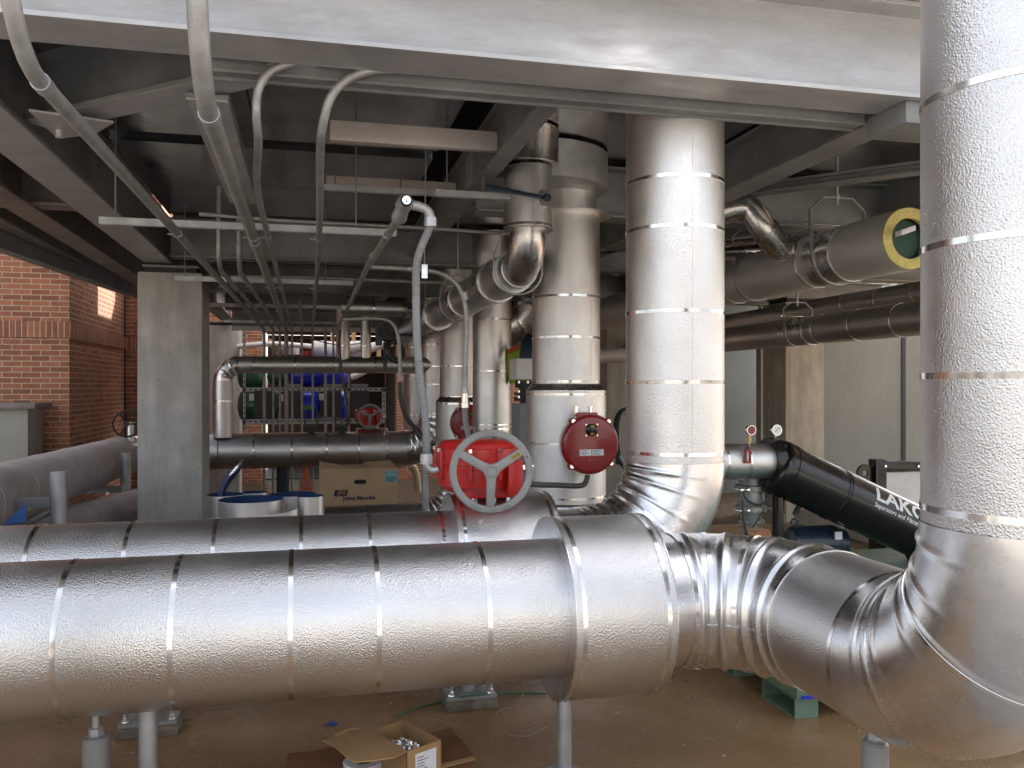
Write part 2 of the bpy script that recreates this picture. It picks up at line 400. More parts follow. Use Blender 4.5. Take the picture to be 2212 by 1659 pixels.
def text_mesh(body, size, shear=0.0, bold=0.0, align='CENTER', sub=0):
    cu = bpy.data.curves.new('t', 'FONT'); cu.body = body; cu.size = size; cu.shear = shear; cu.offset = bold
    cu.align_x = align; cu.align_y = 'CENTER'; cu.resolution_u = 4
    ob = bpy.data.objects.new('t', cu); C.objects.link(ob)
    bpy.context.view_layer.update()
    me = bpy.data.meshes.new_from_object(ob.evaluated_get(bpy.context.evaluated_depsgraph_get()))
    bpy.data.objects.remove(ob)
    import bmesh
    b = bmesh.new(); b.from_mesh(me)
    if sub:
        ys = [v.co.y for v in b.verts]; y = min(ys)
        while y < max(ys):
            y += sub; bmesh.ops.bisect_plane(b, geom=b.verts[:] + b.edges[:] + b.faces[:], plane_co=(0, y, 0), plane_no=(0, 1, 0))
    b.verts.ensure_lookup_table(); b.faces.ensure_lookup_table()
    for i, v in enumerate(b.verts): v.index = i
    vs = [v.co.copy() for v in b.verts]; fs = [tuple(v.index for v in f.verts) for f in b.faces]
    b.free(); bpy.data.meshes.remove(me)
    return vs, fs
def flat_text(body, size, o, ax, ay, name, m, parent, **kw):
    vs, fs = text_mesh(body, size, **kw); mb = MB(); ax = Vector(ax).normalized(); ay = Vector(ay).normalized()
    mb.add([Vector(o) + ax * v.x + ay * v.y for v in vs], fs)
    return mb.build(name, m, parent, smooth=False)

# ------------------------------------------------------------------ pipe pieces
def straight(root, p0, p1, r, bands=(), m='emb', name='jacket', n=72, bw=0.016, seam=None):
    p0 = Vector(p0); p1 = Vector(p1); L = (p1 - p0).length; d = (p1 - p0) / L
    mb = MB(); k = max(2, int(L / 0.6))
    mb.sweep([p0 + d * L * i / k for i in range(k + 1)], r, n, caps=False)
    if seam is not None:                                   # the lap of the sheet
        u = Vector(seam).normalized(); u = (u - d * u.dot(d)).normalized(); w_ = d.cross(u)
        mb.sweep([p0, p1], lambda i, ph: 0.0, 3, False)
        a = 0.03
        vs = []
        for t in (0, L):
            for q, rr in ((-a / r, r * 0.999), (-a / r, r + 0.0018), (0, r + 0.0022), (0.002 / r, r * 0.999)):
                vs.append(p0 + d * t + (u * math.cos(q) + w_ * math.sin(q)) * rr)
        mb.add(vs, [(0, 1, 5, 4), (1, 2, 6, 5), (2, 3, 7, 6)])
    mb.build(name, m, root)
    for b in bands:
        add_band(root, p0 + d * b, d, r, bw, n)
def add_band(root, p, d, r, bw=0.016, n=72):
    q = MB(); q.lathe(Vector(p) - Vector(d).normalized() * bw / 2, d, [(0, r - 0.001), (0, r + 0.0026), (bw, r + 0.0026), (bw, r - 0.001)], n)
    q.build('band', 'band', root)
def disc_ring(root, p, d, r0, r1, t=0.004, m='sm', name='end_ring'):
    MB().lathe(Vector(p) - Vector(d).normalized() * t / 2, d, [(0, r0), (0, r1), (t, r1), (t, r0)], 72).build(name, m, root)
def collar(root, p0, p1, r, rin, m='emb'):
    p0 = Vector(p0); p1 = Vector(p1); d = (p1 - p0).normalized(); L = (p1 - p0).length
    straight(root, p0, p1, r, (0.03, L - 0.03), m, 'valve_jacket')
    disc_ring(root, p0, d, rin, r + 0.003); disc_ring(root, p1, d, rin, r + 0.003)
def elbow(root, p0, t0, t1, Rr, r, beads=(), m='sm', ns=140, n=96, amp=0.011, wd=0.011, name='elbow', seams=(), power=1.0, allround=0.15):
    p0 = Vector(p0); t0 = Vector(t0).normalized(); t1 = Vector(t1).normalized()
    ang = t0.angle(t1); nr = (t1 - t0 * t1.dot(t0)).normalized(); c = p0 + nr * Rr
    e1 = -nr; e2 = t0; nn = e1.cross(e2)
    mb = MB(); vs = []
    for i in range(ns + 1):
        th = ang * i / ns; rho = e1 * math.cos(th) + e2 * math.sin(th); ctr = c + rho * Rr
        for k in range(n):
            ph = 2 * PI * k / n                         # 0 = outer side, PI = inner side
            q = r
            inn = max(0.0, (0.5 - 0.5 * math.cos(ph)) * (1 + allround) - (0.35 - allround)) if allround < 1 else 1
            for b in beads:
                dist = (th - b * ang) * (Rr + r * math.cos(ph))
                q += amp * min(1, inn ** power * 1.3) * math.exp(-(dist / wd) ** 2)
            for sm_ in seams:
                dist = (th - sm_ * ang) * (Rr + r * math.cos(ph))
                if 0 <= dist < 0.02: q += 0.003
            vs.append(ctr + (rho * math.cos(ph) + nn * math.sin(ph)) * q)
    fs = [(i * n + k, i * n + (k + 1) % n, (i + 1) * n + (k + 1) % n, (i + 1) * n + k) for i in range(ns) for k in range(n)]
    mb.add(vs, fs).build(name, m, root, ang=60)
    th = ang; rho = e1 * math.cos(th) + e2 * math.sin(th)
    return c + rho * Rr, c, e1, e2
def arc_pts(p0, t0, t1, Rr, k=10):
    p0 = Vector(p0); t0 = Vector(t0).normalized(); t1 = Vector(t1).normalized()
    ang = t0.angle(t1); nr = (t1 - t0 * t1.dot(t0)).normalized(); c = p0 + nr * Rr
    return [c + (-nr * math.cos(ang * i / k) + t0 * math.sin(ang * i / k)) * Rr for i in range(k + 1)]
def smooth_path(pts, k=8):
    P = [Vector(p) for p in pts]; out = []
    for i in range(len(P) - 1):
        a = P[max(i - 1, 0)]; b = P[i]; c = P[i + 1]; d = P[min(i + 2, len(P) - 1)]
        for j in range(k):
            t = j / k
            out.append(0.5 * ((2 * b) + (c - a) * t + (2 * a - 5 * b + 4 * c - d) * t * t + (3 * b - a - 3 * c + d) * t ** 3))
    out.append(P[-1]); return out

# ================================================================== SETTING
FL2 = -0.6                                                   # the ground behind is lower than the slab
struct(MB().add([(-300, -300, FL2), (300, -300, FL2), (300, 300, FL2), (-300, 300, FL2)], [(0, 1, 2, 3)]).build('ground', 'soil', smooth=False))
struct(MB().box((-12, 1.75, FL2 + 0.004), (14, 8.2, 0)).build('floor', 'floor', smooth=False))
struct(MB().box((-60, -80, FL2 + 0.004), (60, 1.738, -0.004)).build('yard', 'yard', smooth=False))

# left brick building
t = thing('brick_building', 'red brick building with a soldier course, left behind the concrete column', 'building', (-2.86, 11.5, FL2))
MB().add([(-9, 11.5, FL2), (-2.86, 11.5, FL2), (-2.86, 14.8, FL2), (-2.3, 14.8, FL2), (-2.3, 18.99, FL2), (-9, 18.99, FL2),
          (-9, 11.5, 5), (-2.86, 11.5, 5), (-2.86, 14.8, 5), (-2.3, 14.8, 5), (-2.3, 18.99, 5), (-9, 18.99, 5)],
         [(0, 1, 7, 6), (1, 2, 8, 7), (2, 3, 9, 8), (3, 4, 10, 9), (4, 5, 11, 10), (5, 0, 6, 11), (6, 7, 8, 9, 10, 11)]).build('wall', 'brick', t, smooth=False)
MB().box((-9, 11.485, 2.06), (-2.845, 11.6, 2.26)).box((-2.96, 11.6, 2.06), (-2.845, 14.785, 2.26)).box((-2.845, 14.785, 2.06), (-2.285, 14.9, 2.26)).build('soldier_course', 'soldier', t, smooth=False)
MB().box((-2.862, 14.77, FL2), (-2.845, 14.80, 6)).build('joint', 'blackm', t, smooth=False)

# back brick building with an open dark bay
t = thing('brick_building', 'red brick building at the back with a dark open bay behind the tank rack', 'building', (3, 17, FL2))
YB = 19.0; xb = onY(858, 850, YB).x
b = MB(); b.box((xb, YB, FL2), (xb + 14, YB + 0.4, 8)); b.box((-0.95, YB, 2.75), (xb, YB + 0.4, 8)); b.box((-5, YB, FL2), (-0.95, YB + 0.4, 8)); b.build('wall', 'brick', t, smooth=False)
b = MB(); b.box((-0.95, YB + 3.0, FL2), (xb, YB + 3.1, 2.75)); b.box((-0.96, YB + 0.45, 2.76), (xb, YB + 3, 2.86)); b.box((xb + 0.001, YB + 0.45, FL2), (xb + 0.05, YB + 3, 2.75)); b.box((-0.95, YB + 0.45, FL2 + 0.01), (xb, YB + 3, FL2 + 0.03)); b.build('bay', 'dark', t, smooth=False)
for x in (0.5, 0.95, 1.5):
    MB().box((x, YB - 0.1, 2.0), (x + 0.09, YB - 0.01, 2.75)).build('timber_post', 'wood', t, smooth=False)

# wall panels at the right
t = thing('panel_wall', 'olive grey panel wall with dark vertical joints behind the black separator', 'wall', (9, 12.6, FL2))
MB().box((7.25, 12.6, FL2), (16, 12.75, 2.45)).build('panel', 'wallp', t, smooth=False)
b = MB()
for x in (8.2, 9.92, 11.6): b.box((x, 12.575, FL2), (x + 0.07, 12.598, 2.4))
b.build('joint', 'dgrey', t, smooth=False)
b = MB(); x = 7.2; poly = []
while x < 16: poly += [(x, 0), (x + 0.10, 0), (x + 0.13, 0.06), (x + 0.19, 0.06), ]; x += 0.22
poly = poly + [(poly[-1][0], 0.1), (7.2, 0.1)]
b.prism(poly, (0, 12.5, 2.46), (1, 0, 0), (0, 1, 0), (0, 0, 1.2)).build('corrugated_band', 'corr', t, smooth=False)
t = thing('pale_wall', 'pale blue grey wall sliver between the near riser and the right column', 'wall', (8, 15, FL2))
b = MB(); b.box((7.4, 15.0, FL2), (9.6, 15.2, 2.3)); b.build('panel', 'wallw', t, smooth=False)
b = MB(); x = 6.8; poly = []
while x < 10: poly += [(x, 0), (x + 0.10, 0), (x + 0.13, 0.06), (x + 0.19, 0.06), ]; x += 0.22
poly = poly + [(poly[-1][0], 0.1), (6.8, 0.1)]
b.prism(poly, (0, 15.0, 2.32), (1, 0, 0), (0, 1, 0), (0, 0, 1.0)).build('corrugated_band', 'corr', t, smooth=False)
tag(MB().box((5.05, 4.2, 0.002), (5.5, 8.1, 0.17)).build('kerb', 'conc2', smooth=False, bevel=0.01), 'low brown concrete kerb on the slab behind the blue motor', 'kerb')

# unseen block added behind the photographer: bounces light, closes the lower sky in reflections
t = thing('bounce_block', 'unseen plain block behind the viewer, added to shape light and reflections on the pipes', 'building', (0, -27, 0))
MB().box((-30, -35, 0), (22, -27, 5.5)).build('wall', 'bounce_wall', t, smooth=False)
MB().box((-30.3, -35.3, 5.5), (22.3, -26.7, 5.8)).build('roof', 'dgrey', t, smooth=False)
for i in range(8): MB().box((-28 + i * 6, -26.98, 1.0), (-25.6 + i * 6, -27.05, 2.6)).build('window', 'dgrey', t, smooth=False)
t = thing('tower_shade_block', 'unseen tower block on the platform deck, added to keep sun off pipes and brick', 'cooling tower', (3, 9, 3.75))  # out of view; added and sized to block sun from pipes and brick
MB().box((-1.6, 3.6, 3.75), (9, 14.6, 4.15)).box((-1.6, 9.0, 4.151), (9, 14.6, 6.5)).build('casing', 'corr', t, smooth=False)
MB().box((-1.6, 3.5, 4.152), (9, 8.99, 4.25)).build('roof_rim', 'beam', t, smooth=False)

# ------------------------------------------------------------------ concrete columns
def column(label, x0, x1, y0, y1, top, m='conc', z0=FL2):
    t = thing('concrete_column', label, 'column', ((x0 + x1) / 2, (y0 + y1) / 2, z0), 'concrete columns carrying the platform')
    MB().box((x0, y0, z0), (x1, y1, top)).build('shaft', m, t, smooth=True, bevel=0.018)
    MB().box((x0 + 0.06, y0 + 0.06, top + 0.001), (x1 - 0.06, y1 - 0.06, top + 0.05)).build('grout_pad', 'blackm', t, smooth=False)
    MB().box((x0 + 0.04, y0 + 0.04, top + 0.052), (x1 - 0.04, y1 - 0.04, top + 0.075)).build('bearing_plate', 'beamd', t, smooth=False)
    return t
ZB = 2.70                                                    # underside of the platform steel
column('weathered grey concrete column with a stained top, left foreground of the row', -1.635, -1.025, 9.05, 9.72, 2.60, z0=FL2)
column('dark topped concrete column behind the silver pipe elbow', -1.84, -1.22, 16.6, 17.2, 2.60)
column('pale streaked concrete column right of the near riser, behind the gauges', 6.36, 6.96, 10.4, 11.0, 2.62, 'conc2')
column('pale concrete column glimpsed right of the wide middle riser', 4.72, 5.3, 13.0, 13.6, 2.62, 'conc2')

# ------------------------------------------------------------------ platform steel
def beam(label, p0, p1, D=0.41, bf=0.25, m='beamd', tf=0.02, tw=0.014, group='steel beams of the platform', cat='beam'):
    o = MB().ibeam(p0, p1, D, bf, tf, tw).build('steel_beam', m, smooth=False, bevel=0.0025)
    return tag(o, label, cat, group)
beam('broad pale galvanised beam running across the top of the picture', (-6, 3.325, 2.72), (9, 3.325, 2.72), 0.42, 0.25, 'beam')
o = MB(); o.ibeam((-6, 3.05, 3.142), (9, 3.05, 3.142), 0.3, 0.34, 0.02)
tag(o.build('steel_beam', 'beam', smooth=False), 'upper galvanised beam just above the broad front beam', 'beam', 'steel beams of the platform')
# channel just behind it
c = MB(); c.box((-0.42, 3.52, 2.70), (2.57, 3.535, 3.0)); c.box((-0.42, 3.535, 2.70), (2.57, 3.60, 2.712)); c.box((-0.42, 3.505, 2.688), (2.57, 3.515, 2.70)); c.box((-0.42, 3.60, 2.688), (2.57, 3.612, 2.72))
tag(c.build('steel_channel', 'beamd', smooth=False), 'dark channel with twin bright lips just behind the front beam', 'channel')
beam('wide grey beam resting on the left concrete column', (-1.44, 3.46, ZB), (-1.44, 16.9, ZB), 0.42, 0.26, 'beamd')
MBp = MB().box((-1.57, 3.46, ZB - 0.014), (-1.31, 9.0, ZB - 0.002)).build('cover_plate', 'beam', smooth=False); tag(MBp, 'pale plate under the wide beam leading to the left column', 'plate')
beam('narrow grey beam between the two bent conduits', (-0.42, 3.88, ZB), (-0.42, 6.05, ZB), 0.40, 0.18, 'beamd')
MBp = MB().box((-0.505, 3.88, ZB - 0.012), (-0.335, 6.0, ZB - 0.002)).build('cover_plate', 'beam', smooth=False); tag(MBp, 'grey plate under the narrow beam between the bent conduits', 'plate')
beam('slanting brace under the platform behind the bent conduits', (-1.28, 4.6, ZB + 0.04), (0.02, 3.48, ZB + 0.04), 0.30, 0.17, 'beamd')
MBp = MB(); d_ = (V(0.02, 3.40, 0) - V(-1.28, 4.55, 0)); s_ = V(-d_.y, d_.x, 0).normalized() * 0.085; zq = ZB + 0.034
MBp.sheet([V(-1.28, 4.6, zq) + s_, V(-1.28, 4.6, zq) - s_, V(0.02, 3.48, zq) - s_, V(0.02, 3.48, zq) + s_], 0.004)
tag(MBp.build('brace_flange', 'beam', smooth=False), 'grey flange plate of the slanting brace', 'plate')
zg = ZB - 0.02; g = MB(); g.sheet([onZ(62, 240, zg), onZ(245, 266, zg), onZ(205, 290, zg), onZ(125, 300, zg)], 0.010)
for q in ((onZ(128, 282, zg).x, onZ(128, 282, zg).y),): g.cyl((*q, ZB - 0.055), (*q, ZB - 0.02), 0.018, n=6)
tag(g.build('gusset_plate', 'beam', smooth=False), 'bolted gusset plate where the brace meets the wide beam', 'plate')
beam('brown tinted beam left of the wide beam', (-1.95, 3.46, ZB), (-1.95, 16, ZB), 0.35, 0.2, 'beamb')
beam('brown beam skimming over the brick wall top at left', (-2.6, 7.0, 2.6), (-2.15, 11.6, 2.6), 0.30, 0.12, 'beamd')
beam('brown cross beam with bolt holes at the left edge', (-4.6, 6.6, 2.72), (-1.6, 6.6, 2.72), 0.33, 0.2, 'beamb')
beam('outer brown beam over the left brick wall', (-2.35, 6.7, 2.74), (-2.35, 14.6, 2.74), 0.33, 0.14, 'beamb')
for i, (X, y0, y1, bf) in enumerate(((1.13, 3.65, 16.5, 0.11), (2.9, 3.65, 16.5, 0.2), (4.6, 3.65, 16.5, 0.22), (6.66, 3.65, 16.5, 0.24))):
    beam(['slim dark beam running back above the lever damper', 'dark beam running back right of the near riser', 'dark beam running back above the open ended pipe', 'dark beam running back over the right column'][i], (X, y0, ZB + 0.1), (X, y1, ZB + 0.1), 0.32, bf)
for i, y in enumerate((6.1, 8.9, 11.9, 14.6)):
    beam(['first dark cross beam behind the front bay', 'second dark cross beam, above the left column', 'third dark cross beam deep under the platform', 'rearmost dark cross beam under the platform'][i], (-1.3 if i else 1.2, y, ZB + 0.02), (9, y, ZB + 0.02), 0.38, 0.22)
# diagonal rod braces at the right
beam('thin diagonal angle brace above the open ended pipe', (2.1, 6.9, 2.86), (4.4, 4.3, 2.86), 0.08, 0.10)
beam('second diagonal angle brace crossing behind the hanger', (2.2, 8.9, 2.80), (5.0, 5.6, 2.80), 0.08, 0.10)
# basin sheets forming the underside
PZ = 3.12
k = 0
for (x0, x1) in ((-2.84, -1.55), (-1.3, 0.9), (1.1, 2.8), (3.0, 4.5), (4.7, 9)):
    for (y0, y1) in ((3.46, 5.98), (6.22, 8.78), (9.02, 11.78), (12.02, 14.6)):
        if x0 < -2 and y0 > 9: continue
        k += 1
        o = MB().box((x0, y0, PZ + 0.002 * k), (x1, y1, PZ + 0.12)).build('basin_panel', 'pan', smooth=False)
        tag(o, 'dark reflective stainless sheet of the basin underside between two beams', 'panel', 'stainless sheets of the basin underside')
struct(MB().box((-2.84, 3.2, PZ + 0.45), (-1.601, 10.0, PZ + 0.6)).box((-1.6, 3.2, PZ + 0.45), (9, 14.75, PZ + 0.6)).build('platform_deck', 'dgrey', smooth=False))
# pale folded boxes hanging beneath the basin
def tanbox(label, pa, pb, Y, h=0.1, dy=0.35, m='tan'):
    a = onY(*pa, Y); b = onY(*pb, Y)
    z = (a.z + b.z) / 2
    o = MB().box((a.x, Y, z - h), (b.x, Y + dy, z)).build('folded_sheet', m, smooth=True, bevel=0.004)
    return tag(o, label, 'sheet box', 'pale folded boxes under the basin')
tanbox('upper pale folded box under the basin, right of the curved conduit', (713, 258), (1075, 285), 5.0, 0.115, 0.06)
tanbox('lower pale folded box under the basin, left of the clamp', (705, 378), (985, 395), 6.4, 0.10, 0.06)
tanbox('pale sheet above the wide middle riser', (1175, 262), (1355, 280), 5.6, 0.09, 0.4, 'mgrey')
tanbox('short pale box right of the near riser under the platform', (1570, 348), (1665, 352), 6.3, 0.09, 0.4, 'mgrey')
tanbox('pale folded box behind the pipe hanger', (1700, 372), (1850, 385), 6.6, 0.13, 0.4, 'mgrey')
MB_ = MB().box((2.575, 3.24, 2.622), (3.3, 3.51, 2.718)).build('junction_box', 'beamd', smooth=True, bevel=0.004)
tag(MB_, 'grey square box hanging at the right end of the channel', 'box')
# light fascia at the far end
tag(MB().box((-1.2, 14.6, 2.38), (9, 14.66, 2.46)).build('fascia', 'white', smooth=False), 'pale grey fascia rail at the far end of the platform', 'rail')
tag(MB().box((-1.2, 14.67, 2.44), (9, 14.72, 3.1)).build('skirt_panel', 'beamd', smooth=False), 'dark steel skirt above the pale fascia rail', 'panel')
# spot of grey wind-bracing steel: strut rails that carry the conduits
def strut(label, x0, x1, y, z, m='galv', hh=0.041):
    t = thing('strut_rail', label, 'rail', ((x0 + x1) / 2, y, z), 'strut rails under the platform')
    MB().chan((x0, y, z + hh), (x1, y, z + hh), hh).build('channel', m, t, smooth=False)
    for x in (x0 + 0.08, x1 - 0.25):
        MB().cyl((x, y + 0.03, z + hh), (x, y + 0.03, PZ), 0.005, n=8).build('threaded_rod', 'beamd', t)
    return t
CZ = 2.37
strut('nearest strut rail, clamped to the four conduits', -1.18, 0.55, 5.40, CZ + 0.035)
strut('second strut rail back, above the branching conduit', -1.15, 0.42, 8.1, CZ + 0.035)
strut('third strut rail back under the platform', -1.15, 0.7, 10.6, CZ + 0.035)
strut('rearmost strut rail before the conduits drop', -1.2, 0.9, 13.2, CZ + 0.035)
a = onY(940, 424, 5.3); b = onY(1095, 437, 5.3); strut('short strut rail left of the lever damper', a.x, b.x + 0.1, 5.3, a.z)
a = onY(700, 405, 6.2); b = onY(940, 425, 6.2); strut('thin strut rail under the lower pale box', a.x, b.x, 6.2, a.z - 0.02)
a = onY(1205, 455, 7.2); b = onY(1356, 468, 7.2); strut('strut rail crossing behind the wide middle riser', a.x - 0.9, b.x + 0.2, 7.2, a.z - 0.04)
a = onY(1300, 548, 9.0); strut('low strut rail between the two tall risers', a.x - 0.5, a.x + 0.9, 9.0, a.z)

# ------------------------------------------------------------------ conduits
def conduit(label, pts, r, m='conduit', couplings=(), group='steel conduits under the platform', name='conduit', clamps=(), cat='conduit'):
    P = [Vector(p) for p in pts]
    t = thing(name, label, cat, P[0], group)
    MB().sweep(P, r, 18).build('tube', m, t)
    for (p, d) in couplings:
        p = Vector(p); d = Vector(d).normalized()
        MB().lathe(p - d * 0.028, d, [(0, r), (0, r + 0.004), (0.056, r + 0.004), (0.056, r)], 24).build('coupling', 'galv', t)
    for p in clamps:
        p = Vector(p)
        q = MB(); q.lathe(p - UY * 0.012, UY, [(0, r), (0, r + 0.003), (0.024, r + 0.003), (0.024, r)], 20)
        q.box(p + V(-0.006, -0.012, r), p + V(0.006, 0.012, r + 0.02)); q.cyl(p + V(-r - 0.03, 0, -r * 0.3), p + V(-r + 0.004, 0, -r * 0.3), 0.005, n=6)
        q.build('clamp', 'galv', t)
    return t
def run(x, ybend, r, Rb, zt=4.6, xe=None, yend=13.9, zend=FL2):
    xe = x if xe is None else xe
    P = [V(x, ybend - Rb, zt), V(x, ybend - Rb, CZ + Rb)]
    P += arc_pts((x, ybend - Rb, CZ + Rb), (0, 0, -1), (0, 1, 0), Rb, 12)
    P += [V(x + (xe - x) * q, ybend + (yend - ybend) * q, CZ) for q in (0.25, 0.5, 0.75)]
    P += arc_pts((xe, yend, CZ), (0, 1, 0), (0, 0, -1), 0.12, 8)
    P += [V(xe, yend + 0.12, zend)]
    return P
cl = lambda x, xe, y0, ye=13.9: [V(x + (xe - x) * ((y - y0) / (ye - y0)), y, CZ) for y in (5.4, 8.1, 10.6, 13.2)]
conduit('left conduit dropping in at the picture corner and running back', run(-0.78, 2.80, 0.025, 0.30, xe=-0.66), 0.025, couplings=[((-0.78, 2.84, CZ), UY)], clamps=cl(-0.78, -0.66, 2.8))
conduit('thickest conduit coming down past the beam and bending back', run(-0.32, 3.02, 0.032, 0.34), 0.032, couplings=[((-0.32, 3.03, CZ), UY), ((-0.32, 5.6, CZ), UY)], clamps=cl(-0.32, -0.32, 3))
Cp = [onY(690, 128, 3.48), onY(640, 134, 3.48), onY(600, 146, 3.48), onY(573, 166, 3.48), onY(557, 200, 3.49), onY(554, 250, 3.5), onY(558, 310, 3.62), V(-0.225, 4.1, CZ + 0.01), V(-0.23, 5.0, CZ), V(-0.23, 7, CZ), V(-0.23, 13.9, CZ)]
conduit('slim conduit with a hooked top left of the basin box', smooth_path(Cp, 6)[:-6] + arc_pts((-0.23, 13.9, CZ), (0, 1, 0), (0, 0, -1), 0.12, 8) + [V(-0.23, 14.02, FL2)], 0.017, clamps=cl(-0.23, -0.23, 3))
Dp = [onY(860, 148, 3.46), onY(800, 153, 3.46), onY(750, 172, 3.47), onY(716, 208, 3.48), onY(699, 262, 3.52), onY(692, 320, 3.66), V(0.06, 4.2, CZ + 0.01), V(0.07, 5.0, CZ), V(0.08, 7, CZ), V(0.09, 13.9, CZ)]
conduit('slim conduit with a wide curved top beside the pale boxes', smooth_path(Dp, 6)[:-6] + arc_pts((0.09, 13.9, CZ), (0, 1, 0), (0, 0, -1), 0.12, 8) + [V(0.09, 14.02, FL2)], 0.018, clamps=cl(0.06, 0.09, 3))
def lowrun(x, y0, r, xe): return [V(x, y0, 3.0)] + arc_pts((x, y0, CZ + 0.15), (0, 0, -1), (0, 1, 0), 0.15, 8) + arc_pts((xe, 13.9, CZ), (0, 1, 0), (0, 0, -1), 0.12, 8) + [V(xe, 14.02, FL2)]
conduit('rusty speckled conduit dropping behind the first strut rail', lowrun(-0.66, 6.9, 0.02, -0.52), 0.019, clamps=[V(-0.64, 8.1, CZ)])
conduit('conduit with a round elbow fitting behind the first strut rail', lowrun(-0.52, 7.0, 0.02, -0.42), 0.019, couplings=[((-0.52, 7.0, CZ + 0.17), UZ)], clamps=[V(-0.5, 8.1, CZ)])
conduit('short conduit dropping straight at the rear rail', [V(-0.08, 9.9, 2.42), V(-0.08, 10.2, CZ)] + arc_pts((-0.08, 13.9, CZ), (0, 1, 0), (0, 0, -1), 0.12, 8) + [V(-0.08, 14.02, 0.55)], 0.02)
for i, (x, r) in enumerate(((0.29, 0.024), (0.415, 0.017))):
    conduit(['upright galvanised conduit in front of the blue tanks', 'thin upright conduit nearest the hanging riser'][i], [V(x, 14.02, 2.45), V(x, 14.02, FL2)], r)
conduit('long cross conduit behind the strut rail and conduits', [onY(430, 462, 6.6), onY(600, 476, 6.6), onY(905, 492, 6.6), onY(1100, 505, 6.6)], 0.017)
conduit('second cross conduit deeper under the platform', [onY(440, 596, 9.4), onY(690, 600, 9.4), onY(960, 611, 9.4), onY(1180, 622, 9.4)], 0.022)

# conduit body, flexible conduit and the branch conduit
t = thing('elbow_fitting', 'round conduit elbow body with a threaded plug, above the grey flexible conduit', 'fitting', onY(874, 445, 3.75))
p = onY(874, 440, 3.75); q = onY(874, 440, 3.70)
MB().lathe(p + V(0, 0.055, 0), -UY, [(0, 0.0), (0, 0.036), (0.08, 0.036), (0.11, 0.026), (0.12, 0.026)], 32).cyl(p, onY(862, 470, 3.85), 0.026, 0.036).cyl(p, p + V(0.07, 0, -0.01), 0.022).build('body', 'conduit', t)
MB().lathe(p + V(0, -0.07, 0), UY, [(0, 0.0), (-0.006, 0.012), (-0.006, 0.019), (0.01, 0.022)], 24).build('plug', 'band', t)
e = p + V(0.07, 0, -0.012)
MB().sweep(arc_pts(e, (1, 0, -0.1), (0, 0.0, -1), 0.05, 8), 0.021).build('elbow', 'conduit', t)
ex = arc_pts(e, (1, 0, -0.1), (0, 0.0, -1), 0.05, 8)[-1]
MB().lathe(ex, -UZ, [(-0.005, 0.02), (-0.005, 0.028), (0.035, 0.028), (0.035, 0.02)], 8).build('nut', 'galv', t)
zc = p.z - 0.03
fx = [ex + V(0, 0, -0.03), onY(902, 560, 3.76), onY(899, 640, 3.75), onY(901, 740, 3.74), onY(909, 830, 3.73), onY(919, 905, 3.72), onY(922, 965, 3.72), onY(922, 990, 3.72)]
F = smooth_path(fx, 30)
t = thing('flexible_conduit', 'ribbed grey flexible conduit hanging down to the bright red gearbox', 'conduit', F[-1])
MB().sweep(F, lambda i, ph: 0.0165 + 0.0022 * (1 if i % 2 else 0), 18).build('ribbed_tube', 'flexg', t)
b_ = onY(922, 990, 3.72)
MB().lathe(b_ + V(0, 0, 0.02), -UZ, [(0, 0.017), (0, 0.028), (0.022, 0.030), (0.045, 0.028), (0.045, 0.018)], 8).build('nut', 'galv', t)
MB().sweep([b_ + V(0, 0, -0.02)] + arc_pts(b_ + V(0, 0, -0.02), (0, 0, -1), (1, 0, -0.1), 0.035, 8) + [onY(946, 1013, 3.72)], 0.014).build('end_elbow', 'galv', t)
pa = onY(862, 470, 3.87)
conduit('sloping conduit running back from the round elbow body', [pa, V(0.40, 5.8, 2.27), V(0.42, 10, 2.28), V(0.42, 13.7, 2.28)], 0.02, couplings=[((0.40, 4.4, 2.235), UY), ((0.40, 5.3, 2.26), UY)])
pb = onY(790, 576, 5.87)
bp = [V(0.40, 5.87, pb.z), onY(900, 582, 5.87), onY(950, 590, 5.87), onY(985, 612, 5.87), onY(1003, 650, 5.87), onY(1008, 700, 5.87), onY(1006, 760, 5.87), onY(1004, 845, 5.87)]
t = conduit('bent branch conduit curving down in front of the silver riser', smooth_path(bp, 6), 0.018, couplings=[(onY(890, 581, 5.87), UX), (onY(1004, 848, 5.87), UZ), (onY(1005, 640, 5.87) , V(0.3, 0, -1))])
MB().lathe(onY(1004, 850, 5.87), -UZ, [(0, 0.02), (0, 0.026), (0.06, 0.026), (0.062, 0.030), (0.1, 0.030), (0.1, 0.018)], 12).build('connector', 'band', t)
MB().sweep(smooth_path([onY(1004, 875, 5.87), onY(1005, 905, 5.85), onY(1012, 940, 5.8), onY(1020, 965, 5.75)], 6), 0.021).build('flexible_tail', 'flexg', t)
h = onY(916, 585, 5.87)
t = thing('hanger_strap', 'small bright strap hanging from a thin rod beside the flexible conduit', 'hanger', h)
MB().box(h + V(-0.02, -0.03, -0.055), h + V(0.02, -0.025, 0.04)).lathe(h + V(0, -0.034, -0.035), UY, [(0, 0), (0, 0.012), (0.004, 0.012)], 12).build('strap', 'band', t)
MB().cyl(h + V(0, -0.02, 0.03), h + V(0.01, -0.02, 0.86), 0.004, n=6).build('rod', 'galv', t)

